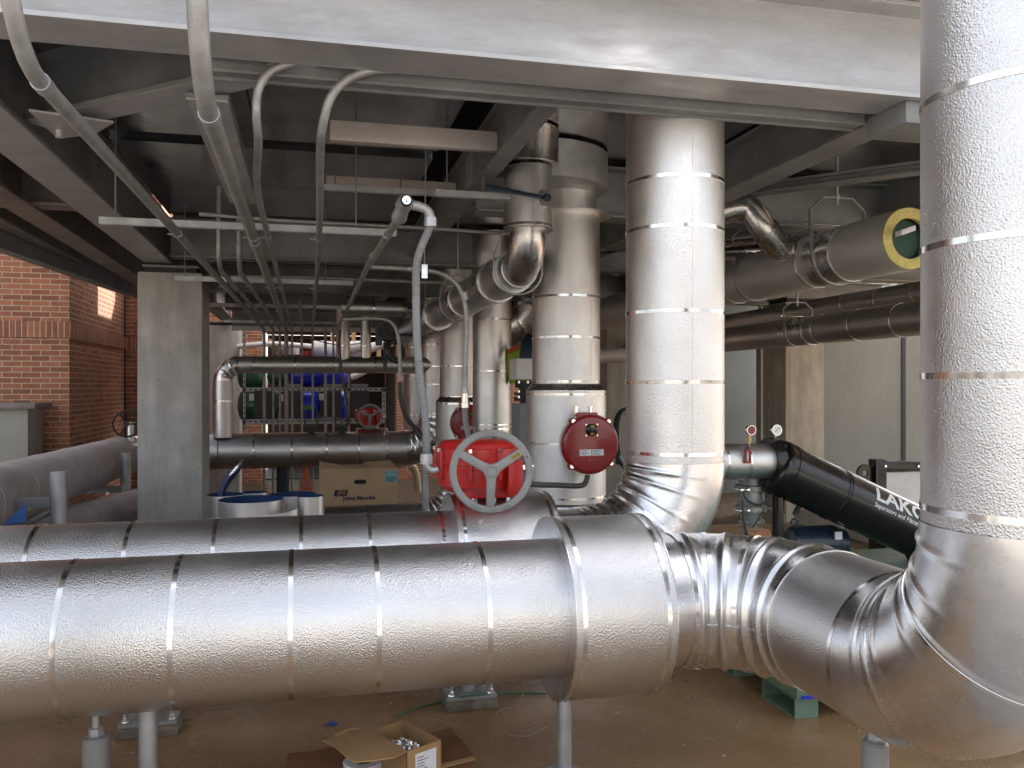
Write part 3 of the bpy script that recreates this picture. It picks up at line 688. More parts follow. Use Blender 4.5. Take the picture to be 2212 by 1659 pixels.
# black sagging cables at the back
conduit('black cable hanging down in front of the far silver pipe', smooth_path([onY(735, 712, 9.5), onY(733, 745, 9.5), onY(737, 800, 9.5), onY(748, 860, 9.5), onY(752, 905, 9.5)], 6), 0.016, 'rubber', group='black cables at the back', name='cable', cat='cable')
t = conduit('looping conduit and black cable left of the flexible conduit', smooth_path([onY(740, 690, 8.0), onY(800, 688, 8.0), onY(838, 692, 8.0), onY(857, 715, 8.0), onY(863, 760, 8.0), onY(864, 820, 8.0)], 6), 0.018)
MB().sweep(smooth_path([onY(864, 825, 8.0), onY(866, 860, 8.0), onY(878, 900, 8.0), onY(905, 935, 8.0), onY(935, 965, 7.8), onY(955, 975, 7.4)], 6), 0.022).build('cable_tail', 'rubber', t)
conduit('thin brown wire strung across the far opening', smooth_path([onY(640, 738, 13), onY(660, 730, 13), onY(735, 745, 13), onY(830, 735, 13)], 6), 0.008, 'rust', group='black cables at the back', name='cable', cat='cable')

# ================================================================== INSULATED PIPES
RP = 0.25; PZC = 0.634; YF, YR = 3.03, 3.84
G_P = 'large silver insulated pipes'
# --- front pipe: straight run, valve collar, bend towards the viewer, bend up, riser
XV, YV = 1.765, 1.765; R2 = 0.47
t = thing('insulated_pipe', 'nearest silver pipe across the foreground, with ribbed double bend and right hand riser', 'pipe', (-3.0, YF, PZC), G_P)
front = t
def bx(px, Y, py=1330): return onY(px, py, Y - RP).x
bands = [bx(q, YF) + 3.0 for q in (112, 366, 627, 820, 1060)]
straight(t, (-3.0, YF, PZC), (0.876, YF, PZC), RP, bands, seam=(0, 0.3, -1))
collar(t, (0.876, YF, PZC), (1.24, YF, PZC), 0.33, RP - 0.002)
R1 = 0.42
straight(t, (1.24, YF, PZC), (XV - R1, YF, PZC), RP, (), 'sm', 'smooth_sleeve')
e1, c, a1, a2 = elbow(t, (XV - R1, YF, PZC), (1, 0, 0), (0, -1, 0), R1, RP, (0.10, 0.34, 0.62, 0.86), seams=(), amp=0.012, wd=0.014, allround=0.2, power=0.8)
MB().sweep([c + (a1 * math.cos(x_) + a2 * math.sin(x_)) * (R1 - RP - 0.001) + V(0, 0, -0.03) for x_ in [PI / 2 * k_ / 24 for k_ in range(25)]], 0.0025, 6).build('seam', 'sm', t)
for q in (0.02, 0.22, 0.50):
    th = q * PI / 2; rho = a1 * math.cos(th) + a2 * math.sin(th); tg = -a1 * math.sin(th) + a2 * math.cos(th)
    add_band(t, c + rho * R1, tg, RP + 0.002, 0.016)
y2 = YV + R2
straight(t, e1, (XV, y2, PZC), RP, (0.012, (e1.y - y2) - 0.012), 'emb')
e2, c, a1, a2 = elbow(t, (XV, y2, PZC), (0, -1, 0), (0, 0, 1), R2, RP + 0.004, (0.16, 0.30, 0.52, 0.72, 0.90), seams=(0.22, 0.60), amp=0.014, wd=0.011, allround=0.0, power=1.3)
for q in (0.60,):
    th = q * PI / 2; rho = a1 * math.cos(th) + a2 * math.sin(th); tg = -a1 * math.sin(th) + a2 * math.cos(th)
    add_band(t, c + rho * R2, tg, RP + 0.006, 0.012)
def zat(px, py, X, Y):
    d = (V(X, Y, 0)).dot(V(SA, CA, 0)); return H + (CY - py) / FP * d
zb = [zat(1993, q, XV, YV) - e2.z for q in (1100, 812, 534, 216, -110)]
straight(t, e2, (XV, YV, 4.6), RP, [max(0.01, z) for z in zb], 'emb', seam=None)

# --- second pipe: run, collar, bend up, tall riser
XR2 = 1.744; RR = 0.236; RRb = 0.46
t = thing('insulated_pipe', 'second silver pipe, partly hidden behind the nearest one, bending up into the tall central riser', 'pipe', (-4.5, YR, PZC), G_P)
bands = [onY(q, 1170, YR - RR).x + 4.5 for q in (45, 262, 457, 650, 802)]
straight(t, (-4.5, YR, PZC), (0.63, YR, PZC), RP, bands + [0.58 + 4.5])
collar(t, (0.63, YR, PZC), (1.09, YR, PZC), 0.325, RR)
straight(t, (1.09, YR, PZC), (XR2 - RRb, YR, PZC), RR, (0.17,), 'emb')
e1, c, a1, a2 = elbow(t, (XR2 - RRb, YR, PZC), (1, 0, 0), (0, 0, 1), RRb, RR + 0.003, (0.1, 0.22, 0.50, 0.64, 0.80, 0.92), seams=(0.36,), amp=0.012, wd=0.011, allround=0.0, power=1.3)
th = 0.36 * PI / 2; rho = a1 * math.cos(th) + a2 * math.sin(th); tg = -a1 * math.sin(th) + a2 * math.cos(th)
add_band(t, c + rho * RRb, tg, RR + 0.005, 0.014)
zb = [zat(1460, q, XR2, YR - RR) - e1.z for q in (983, 825, 670, 485, 376)]
straight(t, e1, (XR2, YR, PZ - 0.01), RR, [max(0.012, z) for z in zb], 'emb', seam=(0.05, -1, 0))

# --- wide middle riser with its valve section
XV1, YV1 = 1.86, 6.0
t = thing('insulated_pipe', 'wide silver riser behind the red wheel disc, widening below a dark cone shoulder', 'pipe', (XV1, YV1, 0), G_P)
z1 = zat(1222, 845, XV1, YV1 - 0.25); z0c = zat(1222, 829, XV1, YV1 - 0.25)
zt = zat(1260, 470, XV1, YV1)
straight(t, (XV1, YV1, z0c), (XV1, YV1, zt), 0.25, [zat(1222, q, XV1, YV1 - .25) - z0c for q in (824, 727, 637)], 'emb', seam=(0.7, -1, 0))
MB().lathe((XV1, YV1, 0), UZ, [(z0c, 0.25), (z0c - 0.002, 0.255), (z1 + 0.006, 0.297), (z1, 0.297)], 72).build('cone_shoulder', 'smdark', t)
straight(t, (XV1, YV1, 0.62), (XV1, YV1, z1), 0.295, [zat(1222, q, XV1, YV1 - .29) - 0.62 for q in (852, 960, 1079)], 'emb')
MB().lathe((XV1, YV1, 0), UZ, [(0.0, 0.31), (0.60, 0.31), (0.62, 0.295)], 72).build('lower_jacket', 'smdark', t)
MB().lathe((XV1, YV1, zt), UZ, [(0, 0.25), (0.002, 0.33), (0.012, 0.33), (0.012, 0.228), (0.35, 0.228), (PZ - zt, 0.228)], 72).build('top_sleeve', 'embfar', t)
tag(MB().lathe((1.62, 5.95, 2.86), UZ, [(0.01, 0.0), (0.0, 0.50), (0.004, 0.515), (PZ - 2.865, 0.515)], 72).build('sump_drum', 'galv'), 'wide shallow polished sump drum under the basin above the middle riser', 'sump')

# --- risers of the row behind
def riser(label, X, Y, r, ztop, zel, Rb, zbands, m='embfar', left=1.5, bend=(-1, 0, 0), base=None):
    t = thing('insulated_pipe', label, 'pipe', (X, Y, zel), G_P)
    straight(t, (X, Y, zel), (X, Y, ztop), r, [z - zel for z in zbands], m, n=56)
    e, c, a1, a2 = elbow(t, (X, Y, zel), (0, 0, -1), bend, Rb, r, (0.15, 0.3, 0.45, 0.6, 0.75, 0.9), ns=90, n=64, amp=0.012, wd=0.014, seams=(0.5,))
    add_band(t, (X, Y, zel), UZ, r, 0.02)
    straight(t, e, e + Vector(bend) * left, r, [0.05, 0.5, 1.0, 1.45, 1.95, 2.4][:max(1, int(left / 0.5))], m, n=56)
    return t
X2, Y2 = 1.93, 8.9
riser('medium silver riser right of the bent branch conduit', X2, Y2, 0.208, 3.1, zat(1059, 925, X2, Y2), 0.4, [zat(1059, q, X2, Y2) for q in (916, 802, 692)], left=0.5, bend=(0, 1, 0))
X3, Y3 = 1.80, 10.1
t = thing('insulated_pipe', 'silver riser with a valve section and half hidden red disc, left of medium riser', 'pipe', (X3, Y3, -0.2), G_P)
z1 = zat(1000, 868, X3, Y3)
straight(t, (X3, Y3, z1 + 0.06), (X3, Y3, 3.1), 0.25, [zat(1000, q, X3, Y3) - z1 - 0.06 for q in (857, 792)], 'embfar', n=56)
MB().lathe((X3, Y3, z1), UZ, [(0.06, 0.25), (0.058, 0.255), (0.0, 0.30)], 56).build('cone_shoulder', 'smdark', t)
straight(t, (X3, Y3, 0.32), (X3, Y3, z1), 0.297, (0.02, 0.42, z1 - 0.34), 'embfar', n=56)
e, c, a1, a2 = elbow(t, (X3, Y3, 0.32), (0, 0, -1), (-1, 0, 0), 0.50, 0.25, (0.2, 0.35, 0.65, 0.8), ns=80, n=64, seams=(0.5,))
th = 0.5 * PI / 2; rho = a1 * math.cos(th) + a2 * math.sin(th); tg = -a1 * math.sin(th) + a2 * math.cos(th)
add_band(t, c + rho * 0.5, tg, 0.253, 0.03)
straight(t, e, e + V(-2.6, 0, 0), 0.25, (0.1, 0.62, 1.15, 1.7, 2.2), 'embfar', n=56)
# far cross pipe with its own valve collar, ending in a riser
ZF = 0.56; YFP = 12.4; XE = 1.86
t = thing('insulated_pipe', 'far silver pipe running behind the left column and turning up beside the white hoses', 'pipe', (-2.3, YFP, ZF), G_P)
xs = [onY(q, 965, YFP - 0.25).x for q in (470, 547, 630, 706, 779)]
xc0, xc1 = onY(773, 965, YFP - .27).x, onY(839, 965, YFP - .27).x
straight(t, (-1.9, YFP, ZF), (xc0, YFP, ZF), 0.25, [x + 1.9 for x in xs[:-1]], 'embfar', n=56)
straight(t, (xc0, YFP, ZF), (xc1, YFP, ZF), 0.30, (0.02, xc1 - xc0 - 0.02), 'embfar', 'valve_jacket', n=56)
disc_ring(t, (xc0, YFP, ZF), UX, 0.25, 0.302); disc_ring(t, (xc1, YFP, ZF), UX, 0.25, 0.302)
straight(t, (xc1, YFP, ZF), (XE - 0.48, YFP, ZF), 0.25, (0.3,), 'embfar', n=56)
e, c, a1, a2 = elbow(t, (XE - 0.48, YFP, ZF), (1, 0, 0), (0, 0, 1), 0.48, 0.253, (0.15, 0.3, 0.45, 0.6, 0.75, 0.9), ns=90, n=64, amp=0.013, wd=0.014, allround=0.3)
straight(t, e, (XE, YFP, 3.1), 0.25, [zat(925, q, XE, YFP) - e.z for q in (892, 830, 792, 745)], 'embfar', n=56)
riser('farthest silver riser showing left of the flexible conduit', 1.80, 14.2, 0.25, 3.1, 0.78, 0.45, [zat(905, q, 1.8, 14.2) for q in (895, 812, 752)], left=0.3)
# --- left pipe coming towards the viewer
t = thing('insulated_pipe', 'dusty grey pipe with spiral wrap, coming forward along the left brick wall', 'pipe', (-2.25, 1.5, ZF + 0.05), 'dusty pipes at the left')
P0, P1 = V(-2.33, 1.5, ZF + 0.10), V(-2.33, 11.9, ZF)
straight(t, P0, P1, 0.25, (), 'dusty', n=64)
for q in (3.6, 4.4, 5.2, 6.0, 6.9, 7.9, 9.0, 9.9): 
    MB().lathe(P0 + (P1 - P0).normalized() * q, P1 - P0, [(0, 0.25), (0.004, 0.254), (0.012, 0.254), (0.03, 0.25)], 56).build('wrap_edge', 'dusty', t)
elbow(t, P1, (0, 1, 0), (1, 0, 0), 0.5, 0.25, (0.3, 0.6), m='sm', ns=60, n=56)
MB().lathe((-2.0, 12.4, ZF), UX, [(0, 0.25), (0.0, 0.30), (0.25, 0.30), (0.25, 0.25)], 56).build('valve_jacket', 'sm', t)
for i, (x0, z0_, r, lab) in enumerate(((-2.1, -0.02, 0.17, 'lower dusty pipe seen through the bracket posts'), (-1.45, 0.02, 0.2, 'lowest dusty pipe just above the second silver pipe at left'))):
    t = thing('insulated_pipe', lab, 'pipe', (x0, 4, z0_), 'dusty pipes at the left')
    P0, P1 = (V(-3.0, 5.2, 0.23), V(-1.75, 10.8, 0.12)) if i == 0 else (V(-2.3, 5.3, 0.21), V(-0.9, 6.4, 0.21))
    straight(t, P0, P1, r, (), 'dusty', n=48)
    for q in (0.6, 1.3, 2.2, 3.2):
        if q < (P1 - P0).length: MB().lathe(P0 + (P1 - P0).normalized() * q, P1 - P0, [(0, r), (0.004, r + 0.004), (0.012, r + 0.004), (0.03, r)], 48).build('wrap_edge', 'dusty', t)

# --- upper far pipe with elbow
t = thing('insulated_pipe', 'slim far pipe with an elbow, passing in front of the blue tanks', 'pipe', (-1.3, 12.2, 1.76), G_P)
xl = onY(481, 860, 12.3).x; za = onY(600, 789, 12.3).z; rr = 0.12
MB_ = onY(520, 789, 12.3)
e, c, a1, a2 = elbow(t, (xl, 12.3, za - 0.22), (0, 0, 1), (1, 0, 0), 0.22, rr + 0.004, (0.35, 0.7), ns=50, n=40, seams=(0.2,), amp=0.02, wd=0.012)
straight(t, (xl, 12.3, ZF + 0.2), (xl, 12.3, za - 0.22), rr + 0.01, (0.5,), 'embfar', n=40)
straight(t, e, (1.75, 12.3, za + 0.02), rr, (0.2, 0.75, 1.3, 1.85, 2.4), 'embfar', n=40)
for i, (q, r2, z2) in enumerate(((741, 0.098, -0.05), (790, 0.074, 0.0))):
    p = onY(q, 745, 12.3)
    straight(t, (p.x, 12.3, za + 0.03), (p.x, 12.3, 2.6), r2, (0.25,), 'embfar', 'drop_leg', n=32)
t = thing('insulated_pipe', 'dull horizontal duct high behind the branching conduit', 'pipe', onY(735, 662, 9.6), G_P)
p0 = onY(738, 665, 9.6); p1 = onY(868, 668, 9.6)
straight(t, p0, p1, 0.085, (0.35,), 'embdark', n=40)
elbow(t, p1, (1, 0, 0), (0, 1, 0), 0.13, 0.087, (), m='smdark', ns=30, n=40, seams=(0.4,))

# --- pipe with the lever damper, its elbow and the long pipe running back
XD, YD = 1.40, 5.35
zt, zm = zat(1147, 352, XD, YD - .15), zat(1147, 488, XD, YD - .15)
t = thing('lever_damper', 'short vertical damper pipe with a dark lever and a polished elbow under it', 'pipe', (XD, YD, zm), G_P)
straight(t, (XD, YD, zm), (XD, YD, zt), 0.155, (0.02,), 'embdark', 'damper_body', n=56, seam=(0.2, -1, 0))
MB().lathe((XD, YD, zm), UZ, [(0, 0.12), (0, 0.162), (-0.006, 0.162), (-0.006, 0.12)], 56).build('lower_flange', 'smdark', t)
MB().lathe((XD, YD, zt), UZ, [(0, 0.157), (0.004, 0.157), (0.012, 0.13), (0.02, 0.2), (PZ - zt, 0.2)], 56).build('ceiling_collar', 'smdark', t)
pl = onY(1180, 428, YD - 0.165); pl2 = onY(1055, 404, YD - 0.20)
b = MB(); d_ = (pl2 - pl).normalized(); b.obox((pl + pl2) / 2, d_, UY, d_.cross(UY), (pl2 - pl).length / 2, 0.006, 0.014); b.cyl(pl + V(0, -0.02, 0), pl + V(0, 0.05, 0), 0.028, n=20)
b.obox(pl2 - d_ * 0.06, d_, UY, d_.cross(UY), 0.075, 0.01, 0.018)
b.build('lever', 'motor', t, bevel=0.003)
MB().cyl(pl + V(0, -0.005, 0), pl + V(0, 0.03, 0), 0.055, n=24).build('lever_plate', 'smdark', t)
MB().cyl(pl + V(0, -0.026, 0), pl + V(0, -0.018, 0), 0.01, n=6).build('lever_bolt', 'band', t)
e, c, a1, a2 = elbow(t, (XD, YD, zm), (0, 0, -1), (0, 1, 0), 0.22, 0.118, (), m='smdark', ns=50, n=56, seams=(0.95,))
zp = e.z
t = thing('insulated_pipe', 'dull jointed pipe running back under the platform from the polished elbow', 'pipe', e, G_P)
segs = [(e.y, 5.75, 0.130, 'smdark'), (5.75, 6.25, 0.15, 'embdark'), (6.25, 6.45, 0.165, 'smdark'), (6.45, 7.6, 0.15, 'embdark'), (7.6, 7.75, 0.165, 'smdark'), (7.75, 9.2, 0.15, 'embdark'), (9.2, 9.35, 0.18, 'smdark'), (9.35, 13.0, 0.15, 'embdark')]
for (ya, yb, r, mm) in segs:
    MB().lathe((XD, 0, zp), UY, [(ya, r - 0.03), (ya + 0.001, r), (yb - 0.001, r), (yb, r - 0.03)], 48).build('jacket', mm, t)
def loop_hanger(label, p, r, ztop, grp='pipe hangers'):
    t = thing('pipe_hanger', label, 'hanger', p, grp)
    p = Vector(p); P = [p + V(math.cos(a) * r, 0, math.sin(a) * r) for a in [R(x) for x in range(-200, 21, 10)]]
    P = [p + V(-r, 0, r * 0.5)] + P[2:-2] + [p + V(r, 0, r * 0.5)]
    P = P + [p + V(r * 0.7, 0, r * 1.35), p + V(0, 0, r * 1.6), p + V(-r * 0.7, 0, r * 1.35)]
    MB().sweep(P, 0.007, 8, closed=True).build('loop', 'galv', t)
    MB().cyl(p + V(0, 0, r * 1.6), V(p.x, p.y, ztop), 0.007, n=8).cyl(p + V(0, 0, r * 1.55), p + V(0, 0, r * 1.68), 0.014, n=6).build('rod', 'galv', t)
for lab, y in (('loop hanger nearest the polished elbow', 5.62), ('loop hanger halfway along the dull jointed pipe', 8.0), ('rearmost loop hanger of the dull jointed pipe', 10.3)):
    loop_hanger(lab, (XD, y, zp), 0.17, PZ)
# dark big duct elbow behind the medium riser
t = thing('insulated_pipe', 'dull wide elbow pipe half hidden behind the medium riser', 'pipe', onY(1000, 700, 10.8), G_P)
p0 = onY(990, 705, 10.6)
MB().lathe(p0, UX, [(-0.02, 0.20), (-0.02, 0.33), (0.02, 0.33), (0.02, 0.31), (0.25, 0.31), (0.25, 0.29), (0.5, 0.29)], 56).build('flanged_end', 'embdark', t)
elbow(t, p0 + V(0.5, 0, 0), (1, 0, 0), (0.2, -0.3, 1), 0.42, 0.29, (), m='smdark', ns=40, n=56, seams=(0.45,))

# --- pipes at the right
XA = 3.73; YA0 = 4.66
za_ = onY(1960, 515, YA0).z; RA = 0.2
t = thing('insulated_pipe', 'open ended pipe at the upper right showing its yellow insulation', 'pipe', (XA, YA0, za_), 'pipes under the platform at right')
bands = [onX(q, 560, XA).y - YA0 for q in (1745, 1640, 1570)]
straight(t, (XA, YA0, za_), (XA, 13.2, za_), RA, [1.0, 2.2, 3.4], 'embpale', n=64)
b = MB(); b.lathe((XA, YA0, za_), UY, [(0.02, 0.129), (-0.004, 0.131), (-0.008, RA * 0.75), (-0.003, RA - 0.004), (0.02, RA - 0.002)], 72); b.build('insulation', 'wool', t)
MB().lathe((XA, YA0, za_), UY, [(0.4, 0.0), (-0.02, 0.0), (0.05, 0.0), (0.05, 0.127), (0.4, 0.1275)], 48).build('bare_pipe', 'greend', t)
MB().obox((XA - 0.09, YA0 - 0.075, za_ + 0.03), V(1, 0, 0.35), UY, UZ, 0.055, 0.03, 0.017).build('paper_tag', 'paper', t, bevel=0.004)
MB().lathe((XA, YA0 + 0.58, za_), UY, [(0, RA), (0, RA + 0.005), (0.32, RA + 0.005), (0.32, RA)], 64).build('saddle_sleeve', 'sm', t)
def clevis(label, p, r, ztop, wd=0.035):
    t = thing('clevis_hanger', label, 'hanger', p, 'pipe hangers')
    p = Vector(p); q = MB()
    path = [p + V(-r, 0, r * 1.1)] + [p + V(math.cos(a) * r, 0, math.sin(a) * r) for a in [R(x) for x in range(180, 361, 12)]] + [p + V(r, 0, r * 1.1)]
    def strap(path, tk):
        vs = []; n = len(path)
        for i, c_ in enumerate(path):
            tg = (path[min(i + 1, n - 1)] - path[max(i - 1, 0)]).normalized(); nr = V(-tg.z, 0, tg.x)
            for (a, bq) in ((-1, 0), (1, 0), (1, 1), (-1, 1)): vs.append(c_ + UY * a * wd / 2 - nr * bq * tk)
        fs = [(i * 4 + k, i * 4 + (k + 1) % 4, i * 4 + 4 + (k + 1) % 4, i * 4 + 4 + k) for i in range(n - 1) for k in range(4)] + [(0, 1, 2, 3), (4 * n - 4, 4 * n - 3, 4 * n - 2, 4 * n - 1)]
        return vs, fs
    q.add(*strap(path, -0.006)); q.build('lower_strap', 'galv', t, ang=30)
    q = MB(); yk = [p + V(-r - 0.014, 0, r * 0.9), p + V(-r - 0.014, 0, r * 1.55), p + V(-r * 0.55, 0, r * 2.0), p + V(r * 0.55, 0, r * 2.0), p + V(r + 0.014, 0, r * 1.55), p + V(r + 0.014, 0, r * 0.9)]
    q.add(*strap(yk, 0.006)); q.build('yoke', 'galv', t, ang=30)
    MB().cyl(p + V(-r - 0.05, 0, r * 1.05), p + V(r + 0.05, 0, r * 1.05), 0.007, n=10).cyl(p + V(-r - 0.045, 0, r * 1.05), p + V(-r - 0.025, 0, r * 1.05), 0.016, n=6).build('cross_bolt', 'band', t)
    MB().cyl(p + V(0, 0, r * 1.75), V(p.x, p.y, ztop), 0.011, n=12).cyl(p + V(0, 0, r * 1.95), p + V(0, 0, r * 2.08), 0.022, n=6).build('rod', 'galv', t)
clevis('clevis hanger carrying the open ended pipe, with a bright cross bolt', (XA, YA0 + 0.76, za_), RA + 0.012, PZ)
clevis('darker clevis hanger farther along the open ended pipe', (XA, YA0 + 1.9, za_), RA + 0.012, PZ)
b = MB().sweep(smooth_path([(XA - 0.12, YA0 + 0.75, za_ + 0.2), (XA - 0.19, YA0 + 1.15, za_ + 0.14), (XA - 0.26, YA0 + 1.5, za_ + 0.02)], 8), 0.003, 6)
tag(b.build('loose_wire', 'galv'), 'loose tie wire hanging over the open ended pipe', 'wire')
XB = 5.13; zb_ = onX(1990, 687, XB).z
t = thing('insulated_pipe', 'dark slim pipe crossing before the pale right column', 'pipe', (XB, 5.4, zb_), 'pipes under the platform at right')
straight(t, (XB, 5.4, zb_), (XB, 14.5, zb_), 0.15, [0.5, 1.1, 1.7, 2.3, 2.9], 'embdark', n=48)
yh = onX(1722, 715, XB).y
MB().lathe((XB, yh, zb_), UY, [(-0.3, 0.15), (-0.3, 0.155), (0.12, 0.155), (0.12, 0.15)], 48).build('saddle_sleeve', 'sm', t)
clevis('tall black clevis hanger around the dark slim pipe', (XB, yh, zb_), 0.16, za_ + 0.6)
XC_ = 6.2; zc_ = onX(1990, 632, XC_).z
t = thing('insulated_pipe', 'upper slim dark pipe just under the open ended pipe', 'pipe', (XC_, 6.6, zc_), 'pipes under the platform at right')
straight(t, (XC_, 6.6, zc_), (XC_, 13, zc_), 0.12, [0.4, 1.0, 1.6, 2.2], 'embdark', n=48)
t = thing('insulated_pipe', 'dull elbow pair high behind the near riser at right', 'pipe', onY(1600, 460, 6.9), 'pipes under the platform at right')
p0 = onY(1545, 462, 5.8); p1 = onY(1612, 450, 5.7); p2 = onY(1655, 500, 5.65); p3 = onY(1690, 536, 5.75); p4 = onY(1750, 522, 5.95)
MB().sweep(smooth_path([p0, p1, p2, p3, p4], 8), 0.098, 40).build('bent_jacket', 'smdark', t)
for q, dd in ((p1, p2 - p0), (p2, p3 - p1), (p3, p4 - p2)):
    MB().lathe(q, dd, [(-0.01, 0.098), (-0.01, 0.106), (0.01, 0.106), (0.01, 0.098)], 40).build('joint_ring', 'smdark', t)
t = thing('insulated_pipe', 'short polished pipe stub left of the open ended pipe', 'pipe', onY(1560, 555, 7.5), 'pipes under the platform at right')
straight(t, onY(1500, 552, 6.5), onY(1655, 540, 6.7), 0.09, (0.5,), 'smdark', n=40)
t = thing('insulated_pipe', 'dull pipe passing between the two tall risers', 'pipe', onY(1330, 672, 10), 'pipes under the platform at right')
straight(t, onX(1355, 668, 3.9), onX(1290, 672, 3.9) + V(0, 1.5, 0), 0.2, (0.4, 0.9), 'embdark', n=48)
t = thing('insulated_pipe', 'low dull pipe crossing the gap above the small brick patch', 'pipe', onY(1330, 770, 9), 'pipes under the platform at right')
straight(t, onY(1270, 770, 9.2), onY(1480, 762, 9.2), 0.085, (0.5,), 'dusty', n=48)

# ================================================================== GEAR OPERATORS
def handwheel(parent, c, nrm, Ro, m='greyp', rw=0.031, th=0.014, spokes=(150, 33, 268), text=True, name='handwheel'):
    """a cast wheel: flat rim, hub and three spokes, facing nrm"""
    c = Vector(c); n_ = Vector(nrm).normalized(); ux = UZ.cross(n_).normalized() * 1.0; uz = UZ
    wb = MB(); Ri = Ro - rw
    wb.lathe(c - n_ * th, n_, [(0.0, Ri + 0.003), (0.004, Ri), (2 * th - 0.006, Ri), (2 * th - 0.001, Ri + 0.004), (2 * th, Ri + 0.008), (2 * th, Ro - 0.006), (2 * th - 0.004, Ro - 0.001), (2 * th - 0.010, Ro), (0.006, Ro), (0.0, Ro - 0.004), (0.0, Ri + 0.003)], 96)
    wheel = wb.build(name, m, parent)
    hb = MB(); hb.lathe(c - n_ * 0.035, n_, [(0, 0.0), (0, 0.024), (0.035, 0.030), (0.047, 0.032), (0.051, 0.029), (0.052, 0.0)], 40)
    hb.build('hub', m, wheel)
    for a in spokes:
        d = ux * math.cos(R(a)) + uz * math.sin(R(a)); s = n_.cross(d)
        sp = MB(); w0, w1 = 0.019, 0.0165
        a0, a1 = 0.018, Ri + 0.006
        vs = []
        for (rr, ww) in ((a0, w0 * 1.25), (0.045, w0), (a1, w1)):
            for (i, j) in ((-1, -0.012), (1, -0.012), (1, 0.010), (0.75, 0.014), (-0.75, 0.014), (-1, 0.010)):
                vs.append(c + d * rr + s * ww * i + n_ * j)
        fs = [(k * 6 + i, k * 6 + (i + 1) % 6, k * 6 + 6 + (i + 1) % 6, k * 6 + 6 + i) for k in range(2) for i in range(6)] + [tuple(range(6)), tuple(range(12, 18))]
        sp.add(vs, fs).build('spoke', m, wheel, bevel=0.0015)
    if text:
        def arctext(body, size, mid, inv=False, nm='raised_lettering'):
            vs, fs = text_mesh(body, size); rr = (Ro + Ri) / 2; mb = MB(); out = []
            for v in vs:
                if not inv: an = R(mid) - v.x / rr; q = rr + v.y
                else: an = R(mid) + v.x / rr; q = rr - v.y
                out.append(c + (ux * math.cos(an) + uz * math.sin(an)) * q + n_ * (th + 0.0008))
            mb.add(out, fs).build(nm, 'greyt', wheel, smooth=False)
        arctext('Bray', 0.024, 92); arctext('CLOSE', 0.013, 248, True); arctext('OPEN', 0.013, 292, True); arctext('<—>', 0.012, 270, True)
        MB().lathe(c + n_ * 0.0165, n_, [(0, 0.020), (0.001, 0.021), (0.001, 0.0225), (0, 0.0235)], 32).build('hub_ring', 'greyt', wheel)
        MB().cyl(c + ux * (Ro - rw / 2) * math.cos(R(22)) + uz * (Ro - rw / 2) * math.sin(R(22)) + n_ * th, c + ux * (Ro - rw / 2) * math.cos(R(22)) + uz * (Ro - rw / 2) * math.sin(R(22)) + n_ * (th + 0.001), 0.004, n=10).build('rim_hole', 'blackm', wheel)
        a = R(33); d = ux * math.cos(a) + uz * math.sin(a); s = n_.cross(d)
        MB().obox(c + d * 0.122 + n_ * 0.0148, d, s, n_, 0.022, 0.0085, 0.0006).build('yellow_label', 'yel', wheel)
        for k in range(3): MB().obox(c + d * 0.122 + s * (0.005 - k * 0.005) + n_ * 0.0156, d, s, n_, 0.019, 0.001, 0.0003).build('print', 'kink', wheel)
    return wheel
M['greyt'] = mat('raised_grey_lettering', (0.17, 0.17, 0.16), rough=0.5)

